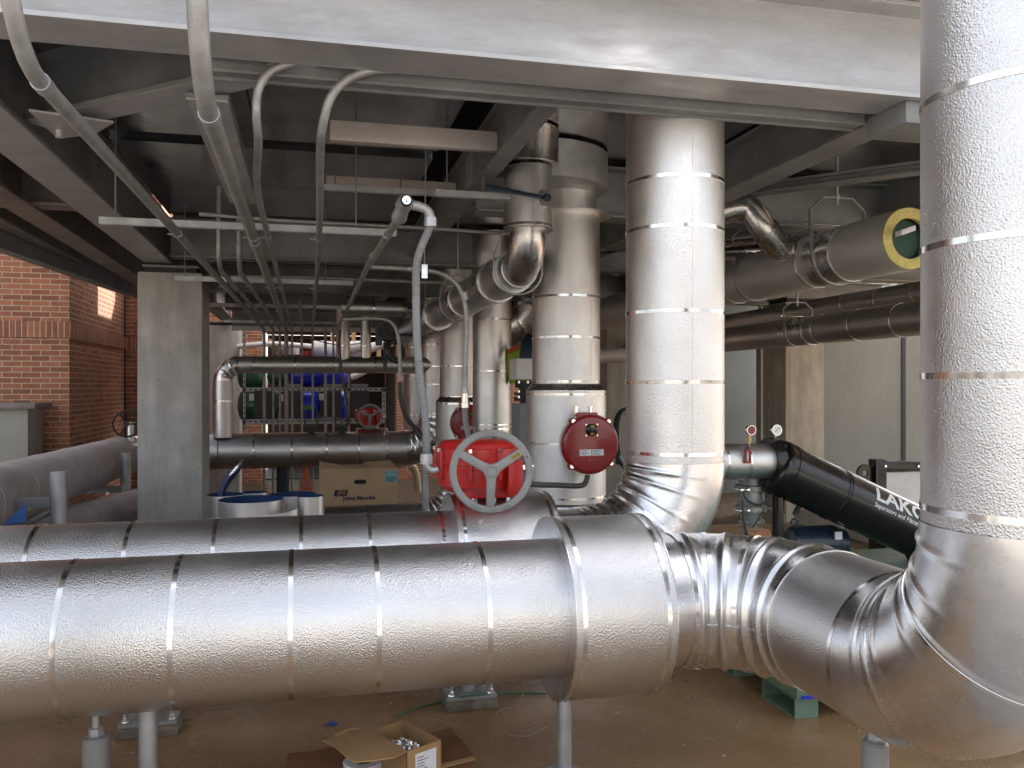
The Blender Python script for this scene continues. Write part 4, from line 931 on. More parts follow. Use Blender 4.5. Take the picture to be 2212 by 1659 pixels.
def gearbox(label, cx, cy, z0, m='red', wheelm='greyp', text=True):
    """round red gear housing lying on a valve neck with its handwheel to the front"""
    c = V(cx, cy, z0)
    t = thing('gear_operator', label, 'valve gear', c, 'red gear operators with handwheels')
    b = MB(); r = 0.19
    prof = [(0.0, 0.06), (0.0, 0.155), (0.018, 0.17), (0.022, 0.178), (0.10, 0.188), (0.104, 0.184), (0.118, 0.184), (0.122, 0.19), (0.145, 0.19), (0.149, 0.185), (0.190, 0.184), (0.194, 0.178), (0.210, 0.172), (0.222, 0.155), (0.226, 0.0)]
    b.lathe(c, UZ, prof, 80); b.build('housing', m, t)
    for a in (20, 70, 110, 160, 200, 250, 290, 340):
        p = c + V(math.cos(R(a)) * 0.188, math.sin(R(a)) * 0.188, 0.055)
        boss = MB().cyl(p, p + UZ * 0.125, 0.014, n=16).build('bolt_boss', m, t, bevel=0.002)
        p = c + V(math.cos(R(a)) * 0.196, math.sin(R(a)) * 0.196, 0.178)
        MB().cyl(p, p + UZ * 0.016, 0.010, n=6).build('bolt', 'band', boss, smooth=False)
    b = MB(); b.box(c + V(-0.10, -0.13, -0.028), c + V(0.14, 0.05, 0.004)); b.box(c + V(0.10, -0.20, -0.012), c + V(0.165, -0.12, 0.14)); b.build('foot_flange', m, t, bevel=0.006)
    for x in (-0.03, 0.055, 0.12):
        MB().cyl(c + V(x, -0.10, -0.075), c + V(x, -0.10, -0.02), 0.009, n=6).cyl(c + V(x, -0.10, -0.05), c + V(x, -0.10, -0.032), 0.015, n=6).build('neck_bolt', 'band', t, smooth=False)
    MB().cyl(c + V(0.0, 0, -0.09), c + V(0, 0, 0.0), 0.06, n=32).build('neck', 'mgrey', t)
    MB().cyl(c + V(0.19, -0.05, 0.10), c + V(0.25, -0.05, 0.10), 0.014, n=16).cyl(c + V(0.2, -0.05, 0.10), c + V(0.22, -0.05, 0.10), 0.021, n=6).build('side_stub', 'band', t)
    MB().cyl(c + V(0.0, -0.17, 0.108), c + V(0.0, -0.305, 0.108), 0.020, n=24).build('shaft', 'mgrey', t)
    handwheel(t, c + V(0.0, -0.305, 0.108), V(-0.12, -1, 0), 0.178, wheelm, text=text)
    for (px_, pz_) in ((-0.09, 0.165),):
        MB().box(c + V(px_ - 0.012, -0.178, pz_ - 0.009), c + V(px_ + 0.012, -0.160, pz_ + 0.009)).build('clip', 'mgrey', t, bevel=0.002)
    return t
p = onY(1031, 1056, YR - 0.02)
gb = gearbox('bright red gearbox with a grey handwheel on the second pipe', p.x, p.y, 0.985)
pf = onY(801, 930, YFP)
g2 = dup(gb, (pf.x - 0.03, YFP, 0.93), 'small looking red gearbox with a grey handwheel on the far silver pipe')

# round red actuators seen face on
def discact(label, c):
    c = Vector(c)
    t = thing('disc_actuator', label, 'valve gear', c, 'round red actuators facing the front')
    b = MB(); b.lathe(c, UY, [(0.0, 0.0), (0.0, 0.178), (0.004, 0.190), (0.012, 0.196), (0.035, 0.198), (0.037, 0.205), (0.05, 0.205), (0.05, 0.196), (0.10, 0.190), (0.13, 0.15), (0.13, 0.06), (0.2, 0.06)], 80)
    b.build('cover', 'redd', t)
    b = MB(); b.lathe(c + V(0.0, 0.052, 0), UY, [(0.0, 0.2), (0.004, 0.212), (0.012, 0.212), (0.016, 0.2)], 80).build('gasket', 'white', t)
    for a in (50, 128, 228, 318):
        q = c + V(math.cos(R(a)) * 0.2, 0.02, math.sin(R(a)) * 0.2)
        MB().cyl(q, q + UY * 0.045, 0.024, n=24).build('lug', 'redd', t, bevel=0.003)
        MB().cyl(q - UY * 0.008, q + UY * 0.004, 0.014, n=20).cyl(q - UY * 0.009, q - UY * 0.0081, 0.008, n=6).build('bolt', 'band', t)
    b = MB(); b.box(c + V(-0.09, 0.04, 0.175), c + V(0.06, 0.13, 0.215)).build('top_pad', 'redd', t, bevel=0.008)
    for x in (-0.085, 0.02):
        MB().cyl(c + V(x, 0.08, 0.20), c + V(x, 0.08, 0.25), 0.016, n=6).cyl(c + V(x, 0.08, 0.245), c + V(x, 0.08, 0.257), 0.021, n=6).build('vent_plug', 'band', t)
    q = c + V(0.0, 0, 0.098)
    MB().lathe(q, -UY, [(0, 0.041), (0.006, 0.042), (0.012, 0.036), (0.02, 0.02), (0.021, 0.0)], 32).build('indicator', 'black', t)
    for a0 in (60, 240):
        vs = []
        for k in range(9):
            an = R(a0 + k * 7.5)
            for rr, yy in ((0.018, -0.0225), (0.034, -0.0155)): vs.append(q + V(math.cos(an) * rr, yy, math.sin(an) * rr))
        MB().add(vs, [(2 * k, 2 * k + 1, 2 * k + 3, 2 * k + 2) for k in range(8)]).build('indicator_mark', 'yel', t)
    for dx in (-1, 1):
        for dz in (-1, 1): MB().cyl(q + V(dx * 0.040, 0.001, dz * 0.037), q + V(dx * 0.040, -0.005, dz * 0.037), 0.005, n=8).build('screw', 'band', t)
    for dx in (-0.044, 0.044):
        lb = MB().box(c + V(dx - 0.042 - 0.0, -0.0012, -0.076), c + V(dx + 0.042, 0.0005, -0.034)).build('name_plate', 'paper', t)
        b = MB()
        for k in range(4): b.box(c + V(dx - 0.038, -0.0022, -0.043 - k * 0.009), c + V(dx - 0.038 + random.uniform(0.04, 0.074), -0.0015, -0.0405 - k * 0.009))
        b.build('print', 'kink', lb, smooth=False)
    flat_text('Bray', 0.034, c + V(0.005, -0.0015, -0.105), UX, UZ, 'raised_lettering', 'redt', t)
    flat_text('CONTROLS', 0.013, c + V(0.005, -0.0015, -0.13), UX, UZ, 'raised_lettering', 'redt', t)
    MB().cyl(c + V(0, 0.08, -0.18), c + V(0, 0.08, -0.215), 0.02, n=8).build('gland', 'mgrey', t)
    return t
M['redt'] = mat('raised_red_lettering', (0.48, 0.05, 0.05), rough=0.35)
ca = onY(1278, 960, 5.46)
da = discact('large dark red round actuator on the wide middle riser', ca)
cb = onY(1012, 914, 9.65)
dup(da, cb, 'dark red round actuator half hidden behind the branch conduit tail')
# conduit between the red gearbox and the round actuator
g0 = ca + V(0, 0.08, -0.2)
conduit('grey flexible cable from the round actuator to the bright red gearbox', smooth_path([g0 + V(0, 0, 0.02), g0 + V(-0.01, 0, -0.05), g0 + V(-0.06, -0.02, -0.085), onY(1200, 1048, 5.4), onY(1160, 1047, 5.2), onY(1100, 1040, 4.6)], 8), 0.0185, 'flexd' if 'flexd' in M else 'dgrey', group='actuator cables', name='cable', cat='cable')
conduit('dark looped cable behind the near riser, right of the round actuator', smooth_path([onY(1338, 1000, 6.4), onY(1332, 950, 6.5), onY(1335, 905, 6.6), onY(1350, 888, 6.7), onY(1372, 895, 6.8), onY(1380, 940, 6.9)], 8), 0.03, 'rubber', group='actuator cables', name='cable', cat='cable')
conduit('dark cable bulging under the round actuator at right', smooth_path([onY(1334, 985, 6.0), onY(1342, 1000, 6.0), onY(1352, 1008, 6.05), onY(1368, 1000, 6.1)], 8), 0.02, 'rubber', group='actuator cables', name='cable', cat='cable')

# small black valve with rod at the back
c = onY(838, 718, 9.2)
t = thing('black_valve', 'black valve head with a thin rod, left of the flexible conduit', 'valve', c)
MB().lathe(c, UY, [(-0.02, 0.0), (-0.02, 0.085), (0.02, 0.095), (0.05, 0.10), (0.12, 0.10), (0.12, 0.0)], 32).build('body', 'blackm', t)
MB().torus(c + V(0, -0.03, 0), UY, 0.045, 0.012, 24, 8).build('ring', 'dgrey', t)
MB().box(c + V(-0.13, 0.0, -0.14), c + V(-0.06, 0.06, 0.1)).box(c + V(-0.04, 0.1, -0.42), c + V(0.0, 0.14, -0.1)).build('bracket', 'dgrey', t)
MB().cyl(c + V(0.06, -0.02, -0.02), c + V(0.30, -0.02, -0.03), 0.014, n=12).build('rod', 'blackm', t)
q = c + V(0.08, 0.02, -0.2)
MB().torus(q, V(0.6, -0.8, 0.2), 0.11, 0.03, 32, 8).build('coiled_cable', 'rubber', t)

# black handwheel behind the left column
c = onY(274, 916, 11.6)
t = thing('black_handwheel', 'black spoked handwheel peeping from behind the left column', 'wheel', c)
MB().torus(c, V(0.1, -1, 0), 0.16, 0.013, 48, 10).build('rim', 'blackm', t)
b = MB()
for a in (0, 120, 240): b.cyl(c, c + V(math.cos(R(a)) * 0.16, 0, math.sin(R(a)) * 0.16), 0.012, n=8)
b.cyl(c + V(0, -0.03, 0), c + V(0, 0.1, 0), 0.03, n=16).build('spokes', 'blackm', t)
MB().cyl(c + V(0.03, 0.05, -0.26), c + V(0.03, 0.05, 0.02), 0.05, n=20).lathe(c + V(0.03, 0.05, -0.28), UZ, [(0, 0.12), (0.04, 0.12), (0.05, 0.06)], 24).build('valve_neck', 'sm', t)

# valve head, vest and grey cabinet glimpsed in the slot
c = onY(1136, 798, 8.0)
t = thing('valve_actuator', 'white boxed actuator on a black flanged neck between the two risers', 'valve gear', c)
MB().box((c.x - 0.095, 8.0, onY(1130, 820, 8).z), (c.x + 0.2, 8.3, onY(1130, 774, 8).z)).build('housing', 'white', t, bevel=0.015)
b = MB()
for (za, zz, r) in ((822, 838, 0.10), (838, 848, 0.07), (848, 853, 0.11), (853, 858, 0.07), (858, 866, 0.11), (866, 876, 0.06)):
    b.cyl((c.x + 0.04, 8.12, onY(1130, zz, 8).z), (c.x + 0.04, 8.12, onY(1130, za, 8).z), r * 1.15, n=24)
b.build('flanged_neck', 'blackm', t)
for dx in (-0.09, 0.0, 0.09):
    for py_ in (826, 846, 858): MB().cyl((c.x + 0.02 + dx, 8.0, onY(1130, py_ + 2, 8).z), (c.x + 0.02 + dx, 8.0, onY(1130, py_ - 3, 8).z), 0.012, n=6).build('bolt', 'band', t)
MB().cyl((c.x - 0.02, 8.1, 0.3), (c.x - 0.02, 8.1, onY(1130, 874, 8).z), 0.045, n=24).build('stem', 'white', t)
p = onY(1130, 890, 7.6)
tag(MB().box((p.x - 0.035, 7.6, 0.0), (p.x + 0.3, 7.9, onY(1130, 872, 7.6).z)).build('grey_cabinet', 'wallw', bevel=0.006), 'pale grey cabinet edge under the white boxed actuator', 'cabinet')
q = onY(1122, 757, 8.7)
t = thing('hi_vis_stand_in', 'neon yellow vest with orange trim standing in for a half hidden shape between the risers', 'vest', q)  # stand-in for a hi-vis shape half hidden by the risers
P = [q + V(-0.12, 0, 0.0), q + V(-0.05, -0.02, 0.035), q + V(0.02, -0.03, 0.045), q + V(0.1, -0.02, 0.02), q + V(0.13, 0, -0.2), q + V(0.05, -0.02, -0.33), q + V(-0.10, 0, -0.36), q + V(-0.14, 0.02, -0.2)]
MB().sheet(P, 0.05).build('cloth', 'hiviz', t, bevel=0.012)
MB().sweep(smooth_path([q + V(-0.13, -0.04, -0.02), q + V(-0.05, -0.06, 0.03), q + V(0.03, -0.07, 0.045), q + V(0.1, -0.06, 0.03)], 5), 0.02, 10).build('trim', 'hiorange', t)
c = onY(1142, 752, 8.4)
tag(MB().lathe(c + V(0, 0, -0.12), UZ, [(0, 0.10), (0.18, 0.09), (0.26, 0.03), (0.27, 0.0)], 32, True).build('dark_cover', 'motor'), 'dark teal cone shaped cover above the white boxed actuator', 'cover')

# ================================================================== RIGHT SIDE EQUIPMENT
YS = 4.85
pA = onY(1672, 1006, YS); pB = onY(2060, 1186, YS); ax = (pB - pA).normalized(); rs = 0.172
upv = ax.cross(UY); upv = upv if upv.z > 0 else -upv
t = thing('sand_separator', 'sloping glossy black separator cylinder with white lettering', 'separator', pA)
MB().lathe(pA, ax, [(-0.035, 0.0), (-0.03, 0.10), (-0.02, 0.15), (-0.004, rs - 0.004), (0.004, rs + 0.002), (0.02, rs + 0.006), (0.055, rs + 0.006), (0.058, rs + 0.001), (0.066, rs + 0.001), (0.069, rs + 0.006), (0.10, rs + 0.006), (0.104, rs),
    (0.45, rs), (0.452, rs + 0.004), (0.462, rs + 0.004), (0.464, rs), (0.472, rs), (0.474, rs + 0.004), (0.484, rs + 0.004), (0.486, rs), (1.5, rs), (1.52, rs + 0.004), (1.56, rs), (1.62, 0.0)], 88).build('body', 'black', t)
def cyltext(body, size, s0, phi, nm='lettering', xs=1.0, **kw):
    vs, fs = text_mesh(body, size, align='LEFT', sub=0.008, **kw)
    MB().add([pA + ax * (s0 + v.x * xs) + (-UY * math.cos(phi + v.y / rs) + upv * math.sin(phi + v.y / rs)) * (rs + 0.0016) for v in vs], fs).build(nm, 'white', t, smooth=False)
s0 = (onY(1888, 1100, YS) - pA).dot(ax) - 0.135
cyltext('LAKOS', 0.132, s0, R(33), bold=0.0035, xs=1.2)
cyltext('Separators and Filtration', 0.040, s0, R(8.0), bold=0.0006)
MB().cyl(pA + V(0.03, 0, -0.10), V(pA.x + 0.03, YS, 0.1), 0.038, n=28).build('leg', 'black', t)
MB().cyl(V(pA.x + 0.035, YS - 0.036, 0.46), V(pA.x + 0.035, YS - 0.046, 0.46), 0.012, n=6).build('leg_bolt', 'band', t)
MB().cyl(pA + ax * 0.27 - upv * (rs - 0.01), pA + ax * 0.26 - upv * (rs + 0.06), 0.016, n=12).cyl(pA + ax * 0.27 - upv * (rs + 0.02), pA + ax * 0.265 - upv * (rs + 0.035), 0.024, n=6).build('drain_plug', 'blackm', t)
MB().cyl(pA + ax * 1.15 - upv * 0.12, V((pA + ax * 1.15).x, YS, 0.3), 0.05, n=24).build('leg', 'black', t)
q = pA + ax * 0.50
# inlet pipe
pi0 = onY(1545, 996, YS); pi1 = onY(1668, 996, YS)
t = thing('insulated_pipe', 'short embossed inlet pipe feeding the black separator', 'pipe', pi0, 'pipes under the platform at right')
straight(t, pi0 + V(-0.25, 0, 0), pi1 + V(-0.03, 0, 0), 0.112, [0.29, 0.44], 'emb')
MB().lathe(pi1 + V(-0.035, 0, 0), UX, [(0, 0.114), (0.0, 0.147), (0.03, 0.150), (0.06, 0.150)], 64).build('black_collar', 'black', t)
for i, (gx, gy, gm, lab) in enumerate(((1621, 929, 'redd', 'dusty red dial gauge on a brass stem over the inlet pipe'), (1676, 929, 'glass', 'clear faced dial gauge on top of the black separator'))):
    g = onY(gx, gy, YS - 0.02 if i == 0 else YS)
    t = thing('dial_gauge', lab, 'gauge', g, 'dial gauges')
    rr = 0.032 if i == 0 else 0.036
    MB().lathe(g + V(0, 0.02, 0), -UY, [(0, 0), (0, rr * 0.94), (0.03, rr), (0.036, rr * 0.96), (0.036, rr * 0.86), (0.03, rr * 0.85)], 40).build('case', 'band', t)
    f = MB().cyl(g + V(0, -0.009, 0), g + V(0, -0.012, 0), rr * 0.86, n=40).build('face', gm, t)
    MB().obox(g + V(0.002, -0.0135, 0.002), V(1, 0, 0.8), UY, V(-0.8, 0, 1), rr * 0.6, 0.0006, 0.0014).build('needle', 'kink', f)
    MB().cyl(g + V(0, 0.01, -rr), g + V(0, 0.01, -rr - 0.06), 0.009, n=8).cyl(g + V(0, 0.01, -rr - 0.02), g + V(0, 0.01, -rr - 0.035), 0.014, n=6).build('stem', 'brass' if i == 0 else 'galv', t)
    if i == 0: MB().lathe(g + V(0.025, 0, -0.118), -UY, [(-0.02, 0.0), (-0.02, 0.02), (0.02, 0.022), (0.024, 0.0)], 16).build('red_cock', 'red', t)
g = onY(1615, 985, YS - 0.125)
t = thing('thermometer_well', 'small red framed thermometer clipped on the inlet pipe', 'thermometer', g)
MB().box(g + V(-0.02, -0.01, -0.035), g + V(-0.011, 0.01, 0.03)).box(g + V(0.011, -0.01, -0.035), g + V(0.02, 0.01, 0.03)).box(g + V(-0.022, -0.01, -0.045), g + V(0.022, 0.01, -0.03)).box(g + V(-0.02, -0.01, 0.026), g + V(0.02, 0.01, 0.04)).build('frame', 'redd', t, bevel=0.002)
MB().cyl(g + V(0, 0, -0.03), g + V(0, 0, 0.03), 0.007, n=12).build('tube', 'white', t)
MB().cyl(g + V(0, 0, 0.04), g + V(0, 0, 0.055), 0.012, n=6).cyl(g + V(0, 0, 0.05), g + V(0, 0, 0.075), 0.005, n=6).build('cap', 'blackm', t)
# valve stack under the inlet
c = onY(1622, 1085, YS + 0.12)
t = thing('valve_stack', 'grey flanged valve stack with chrome bolts under the inlet pipe', 'valve', V(c.x, c.y, 0.3))
b = MB(); z = lambda py: onY(1622, py, YS + 0.12).z
b.lathe(V(c.x, c.y, 0), UZ, [(z(1165), 0.06), (z(1128), 0.06), (z(1127), 0.085), (z(1122), 0.085), (z(1121), 0.07), (z(1104), 0.075), (z(1103), 0.098), (z(1092), 0.098), (z(1090), 0.08), (z(1078), 0.085), (z(1060), 0.078), (z(1058), 0.1), (z(1048), 0.1), (z(1046), 0.075), (z(1020), 0.075)], 32)
b.build('body', 'mgrey', t)
for py_ in (1054, 1098):
    for dx in (-0.075, -0.12, 0.11): MB().lathe(V(c.x + dx, c.y - 0.09, z(py_)), -UY, [(-0.06, 0.008), (0, 0.008), (0.0, 0.014), (0.012, 0.016), (0.02, 0.010), (0.022, 0.0)], 12).build('bolt', 'band', t)
MB().sweep(smooth_path([V(c.x - 0.12, c.y - 0.1, z(1050)), V(c.x - 0.09, c.y - 0.12, z(1075)), V(c.x + 0.0, c.y - 0.12, z(1085)), V(c.x + 0.06, c.y - 0.12, z(1062)), V(c.x + 0.08, c.y - 0.1, z(1045))], 6), 0.007, 8).sweep(smooth_path([V(c.x - 0.12, c.y - 0.11, z(1075)), V(c.x - 0.115, c.y - 0.12, z(1120)), V(c.x - 0.08, c.y - 0.12, z(1140)), V(c.x + 0.02, c.y - 0.12, z(1100))], 6), 0.007, 8).build('black_cable', 'rubber', t)
# black frame with pale panel behind the separator
t = thing('panel_stand', 'black steel frame with lifting lug holding a pale board', 'frame', onY(1895, 1100, 6.2))
a = onY(1884, 992, 6.2); b_ = onY(1907, 992, 6.2)
MB().box((a.x, 6.15, 0.0), (b_.x, 6.25, a.z)).build('post', 'black', t, bevel=0.004)
d0 = onY(1907, 998, 6.17); d1 = onY(2060, 1016, 6.17)
MB().box((b_.x + 0.002, 6.16, d1.z), (d1.x, 6.22, d0.z)).build('top_rail', 'black', t, bevel=0.003)
MB().box((b_.x + 0.002, 6.185, 0.35), (d1.x, 6.20, d1.z - 0.002)).build('board', 'white', t)
q = onY(1868, 1022, 6.2)
MB().lathe(q - UY * 0.01, UY, [(0, 0.028), (0, 0.075), (0.02, 0.075), (0.02, 0.028), (0, 0.028)], 32).box(q + V(-0.075, -0.01, -0.16), q + V(0.06, 0.01, -0.06)).build('lifting_lug', 'black', t)
for px_ in (1912, 1983): 
    q = onY(px_, 1007, 6.155); MB().cyl(q, q - UY * 0.01, 0.011, n=6).build('bolt', 'band', t)
# skid
t = thing('equipment_skid', 'pale green painted steel skid on short channel feet', 'skid', (3.4, 4.2, 0))
MB().box((2.06, 3.28, 0.10), (5.02, 5.28, 0.298)).build('deck', 'skid', t, bevel=0.006)
for (x, y) in ((2.07, 3.31), (2.07, 3.86), (2.07, 4.9)):
    q = MB(); q.box((x, y, 0.001), (x + 0.115, y + 0.28, 0.009)).box((x, y, 0.09), (x + 0.115, y + 0.28, 0.098)).box((x + 0.001, y + 0.001, 0.009), (x + 0.114, y + 0.009, 0.09)).box((x + 0.001, y + 0.271, 0.009), (x + 0.114, y + 0.279, 0.09)).box((x + 0.106, y + 0.009, 0.009), (x + 0.114, y + 0.271, 0.09)); q.build('foot', 'skid', t, smooth=False)
MB().box((2.08, 3.275, 0.099), (2.24, 3.279, 0.112)).build('tape_strip', 'blue', t)
# motor
c = onY(1765, 1172, 5.0)
t = thing('electric_motor', 'finned dark blue motor with an eye bolt, on the green skid', 'motor', (c.x, c.y, 0.3))
zc = 0.415
b = MB(); b.lathe((c.x - 0.22, 5.0, zc), UX, [(0, 0.0), (0, 0.06), (0.02, 0.10), (0.035, 0.105), (0.33, 0.105), (0.335, 0.112), (0.36, 0.112), (0.40, 0.105), (0.42, 0.07), (0.425, 0.0)], 48)
b.build('frame', 'motor', t)
b = MB()
for k in range(36):
    an = 2 * PI * k / 36; p_ = V(c.x - 0.03, 5.0 + math.cos(an) * 0.108, zc + math.sin(an) * 0.108)
    b.obox(p_, UX, V(0, math.cos(an), math.sin(an)), V(0, -math.sin(an), math.cos(an)), 0.15, 0.008, 0.002)
b.build('fins', 'motor', t, smooth=False)
MB().torus((onY(1716, 1146, 5.0).x, 5.0, zc + 0.145), V(0.3, 1, 0), 0.022, 0.006, 24, 8).cyl((onY(1716, 1146, 5.0).x, 5.0, zc + 0.09), (onY(1716, 1146, 5.0).x, 5.0, zc + 0.125), 0.012, n=12).build('eye_bolt', 'motor', t)
MB().box((c.x + 0.06, 4.885, zc + 0.04), (c.x + 0.11, 4.9, zc + 0.09)).build('plate', 'paper', t)
MB().box((c.x - 0.15, 4.9, 0.3), (c.x - 0.08, 5.1, zc - 0.09)).box((c.x + 0.05, 4.9, 0.3), (c.x + 0.12, 5.1, zc - 0.09)).build('feet', 'motor', t)
# rusty angle on a post
t = thing('rusty_angle', 'rust streaked steel angle behind the ribbed bend', 'steel angle', onY(1635, 1150, 3.9))
a = onY(1612, 1139, 3.9); b_ = onY(1662, 1143, 3.9)
MB().prism([(-0.055, -0.08), (0, 0.0), (0.05, -0.08), (0.043, -0.08), (0, -0.012), (-0.048, -0.08)], a, UY, UZ, (b_ - a)).build('angle', 'rust', t, smooth=False)
MB().cyl((a.x + 0.05, 3.9, 0.0), (a.x + 0.05, 3.9, a.z - 0.02), 0.02, n=16).build('post', 'rust', t)

# ================================================================== LEFT SIDE
t = thing('metal_cabinet', 'putty coloured cabinet with an overhanging dark lid before the left brick wall', 'cabinet', (-3.7, 10.9, FL2))
xr = onY(60, 930, 10.8).x
MB().box((-4.6, 10.8, FL2), (xr, 11.4, onY(60, 883, 10.8).z)).build('body', 'cabinet', t, bevel=0.006)
MB().box((-4.65, 10.74, onY(60, 883, 10.8).z), (xr + 0.09, 11.42, onY(60, 871, 10.8).z)).build('lid', 'beamb', t, bevel=0.004)
for i, (px_, pt, d_, r, za, lab) in enumerate(((127, 1019, 6.3, 0.056, 0.60, 'nearer grey bracket post in front of the dusty pipe'), (272, 979, 9.6, 0.056, 0.30, 'farther grey bracket post against the left column'))):
    p = atd(px_, pt, d_)
    t = thing('bracket_post', lab, 'post', (p.x, p.y, 0), 'capped bracket posts beside the dusty pipe')
    MB().cyl((p.x, p.y, FL2 + 0.6 if i == 0 else FL2), (p.x, p.y, p.z), r, n=32).build('post', 'galv', t)
    MB().box((p.x - (0.34 if i == 0 else 0.62), p.y - 0.03, za - 0.04), (p.x - r + 0.005, p.y + 0.03, za + 0.035)).build('arm', 'beamd', t, bevel=0.003)
    MB().sweep([V(p.x - 0.02, p.y, za - 0.05), V(p.x - (0.55 if i == 0 else 0.6), p.y - 0.05, za - 0.35)], 0.022, 4).build('strut', 'beamd', t, smooth=False)
    MB().box((p.x - 0.2, p.y - 0.036, za - 0.055), (p.x - 0.17, p.y - 0.031, za - 0.025)).build('clip', 'band', t)
p = onY(38, 1118, 6.4)
tag(MB().sheet([p + V(-0.09, 0, -0.05), p + V(0.05, 0, -0.03), p + V(0.05, 0.02, 0.10)], 0.004).build('blue_scrap', 'tape', smooth=False), 'small triangle of blue plastic low at the left edge', 'scrap')
p = atd(-32, 900, 2.0)
tag(MB().box((p.x - 0.12, p.y - 0.0, 0), (p.x, p.y + 0.1, 1.99)).build('cream_post', 'cream', bevel=0.004), 'cream painted post edge cut by the left side of the picture', 'post')

# ================================================================== CARTON, JACKET ROLLS
YC = 10.9
a = onY(691, 1014, YC); b_ = onY(859, 1014, YC); zt = a.z
t = thing('cardboard_carton', 'large printed cardboard carton with open flaps behind the silver jacket rolls', 'carton', (a.x, YC, FL2))
MB().box((a.x, YC, FL2), (b_.x, YC + 0.62, zt)).build('body', 'cardl', t, bevel=0.004)
MB().sheet([(a.x, YC, zt + 0.002), (a.x + 0.30, YC, zt + 0.002), (a.x + 0.22, YC + 0.3, zt + 0.03), (a.x, YC + 0.6, zt + 0.045)], 0.006).sheet([(b_.x, YC, zt + 0.002), (b_.x - 0.34, YC + 0.0, zt + 0.002), (b_.x - 0.42, YC + 0.3, zt + 0.05), (b_.x - 0.04, YC + 0.6, zt + 0.05)], 0.006).build('flap', 'cardl', t, smooth=False)
q = onY(778, 1041, YC); 
b = MB(); b.prism([(math.cos(R(k * 15 + (0 if k < 12 else 0))) * 0.028 + (0.05 if (k * 15) % 360 < 90 or (k * 15) % 360 > 270 else -0.05), math.sin(R(k * 15)) * 0.028) for k in range(24)], q + V(0, -0.001, 0), UX, UZ, (0, -0.0015, 0)); b.build('hand_slot', 'kink', t, smooth=False)
q = onY(846, 1029, YC); MB().box(q + V(-0.083, -0.0035, -0.07), q + V(0.078, -0.001, 0.07)).build('blue_label', 'cyan', t)
flat_text('6      x 1 1/2', 0.030, q + V(0, -0.005, 0.04), UX, UZ, 'print', 'kink', t)
b = MB()
for k in range(3): b.box(q + V(-0.07, -0.005, -0.004 - k * 0.014), q + V(0.06, -0.004, -0.009 - k * 0.014))
for k in range(14): b.box(q + V(-0.06 + k * 0.006, -0.005, -0.062), q + V(-0.0575 + k * 0.006, -0.004, -0.045))
b.build('print', 'kink', t, smooth=False)
q = onY(736, 1065, YC)
MB().prism([(-0.085, -0.04), (0.075, -0.04), (0.09, 0.04), (-0.07, 0.04)], q + V(0, -0.001, 0), UX, UZ, (0, -0.0012, 0)).build('logo_block', 'ink', t, smooth=False)
flat_text('JM', 0.098, q + V(0.004, -0.0035, 0), UX, UZ, 'logo_letters', 'card', t, shear=0.2, bold=0.004)
flat_text('Johns Manville', 0.070, onY(776, 1076, YC) + V(0, -0.002, 0), UX, UZ, 'lettering', 'ink', t, bold=0.0022)

def roll(label, px_, py_, d_, r, m='embfar', tt=0.003):
    p = atd(px_, py_, d_)
    t = thing('jacket_roll', label, 'jacket roll', (p.x, p.y, 0), 'upright rolls of aluminium jacketing')
    MB().lathe((p.x, p.y, 0), UZ, [(0, r), (p.z, r), (p.z, r - tt)], 56).build('sheet', m, t)
    MB().lathe((p.x, p.y, 0), UZ, [(p.z + 0.0005, r - tt * 0.3), (p.z, r - tt), (0, r - tt)], 56).build('lining', 'bluein', t)
    return t
roll('widest front jacket roll with a deep blue lining', 543, 1078, 6.7, 0.25)
roll('jacket roll behind at left, half hidden by the widest roll', 487, 1068, 7.3, 0.155)
roll('low wide jacket roll behind the slim right hand roll', 633, 1067, 7.4, 0.20)
roll('slim jacket roll at the right end of the group', 671, 1071, 6.8, 0.107)
roll('small rearmost jacket roll of the group', 551, 1063, 7.7, 0.11)
t = thing('jacket_sheet', 'curved loose silver sheet leaning before the widest roll', 'metal sheet', atd(578, 1110, 6.35))
c = atd(578, 1104, 6.55); 
vs = []; n = 24
for k in range(n + 1):
    an = R(200 + 140 * k / n); 
    rr = 0.24
    for zz in (0.3, c.z - 0.02 * math.cos((k / n - 0.5) * PI * 1.2)): vs.append(V(c.x + math.cos(an) * rr, c.y + 0.12 + math.sin(an) * rr * 0.7, zz))
MB().add(vs, [(2 * k, 2 * k + 2, 2 * k + 3, 2 * k + 1) for k in range(n)]).build('sheet', 'embfar', t)
# curled toothed offcut
t = thing('toothed_offcut', 'curled offcut with white saw teeth and dark blue lining, standing in the rolls', 'metal offcut', atd(490, 1070, 7.2))
out = [(214, 1460), (222, 1400), (240, 1350), (262, 1300), (300, 1255), (345, 1225), (395, 1190), (424, 1145)]
inn = [(270, 1460), (285, 1410), (305, 1370), (335, 1330), (370, 1290), (400, 1250), (418, 1200), (425, 1148)]
f10 = lambda z_: ((480 + z_[0] / 3.318) / 1.1573, (800 + z_[1] / 3.318) / 1.1573)
vs = []
for k, (a_, b2) in enumerate(zip(out, inn)):
    vs += [atd(*f10(a_), 7.2), atd(*f10(((a_[0] * 0.4 + b2[0] * 0.6), (a_[1] + b2[1]) / 2)), 7.08), atd(*f10(b2), 7.2)]
MB().add(vs, [(3 * k + j, 3 * k + j + 1, 3 * k + j + 4, 3 * k + j + 3) for k in range(7) for j in range(2)]).build('curl', 'bluein', t)
b = MB()
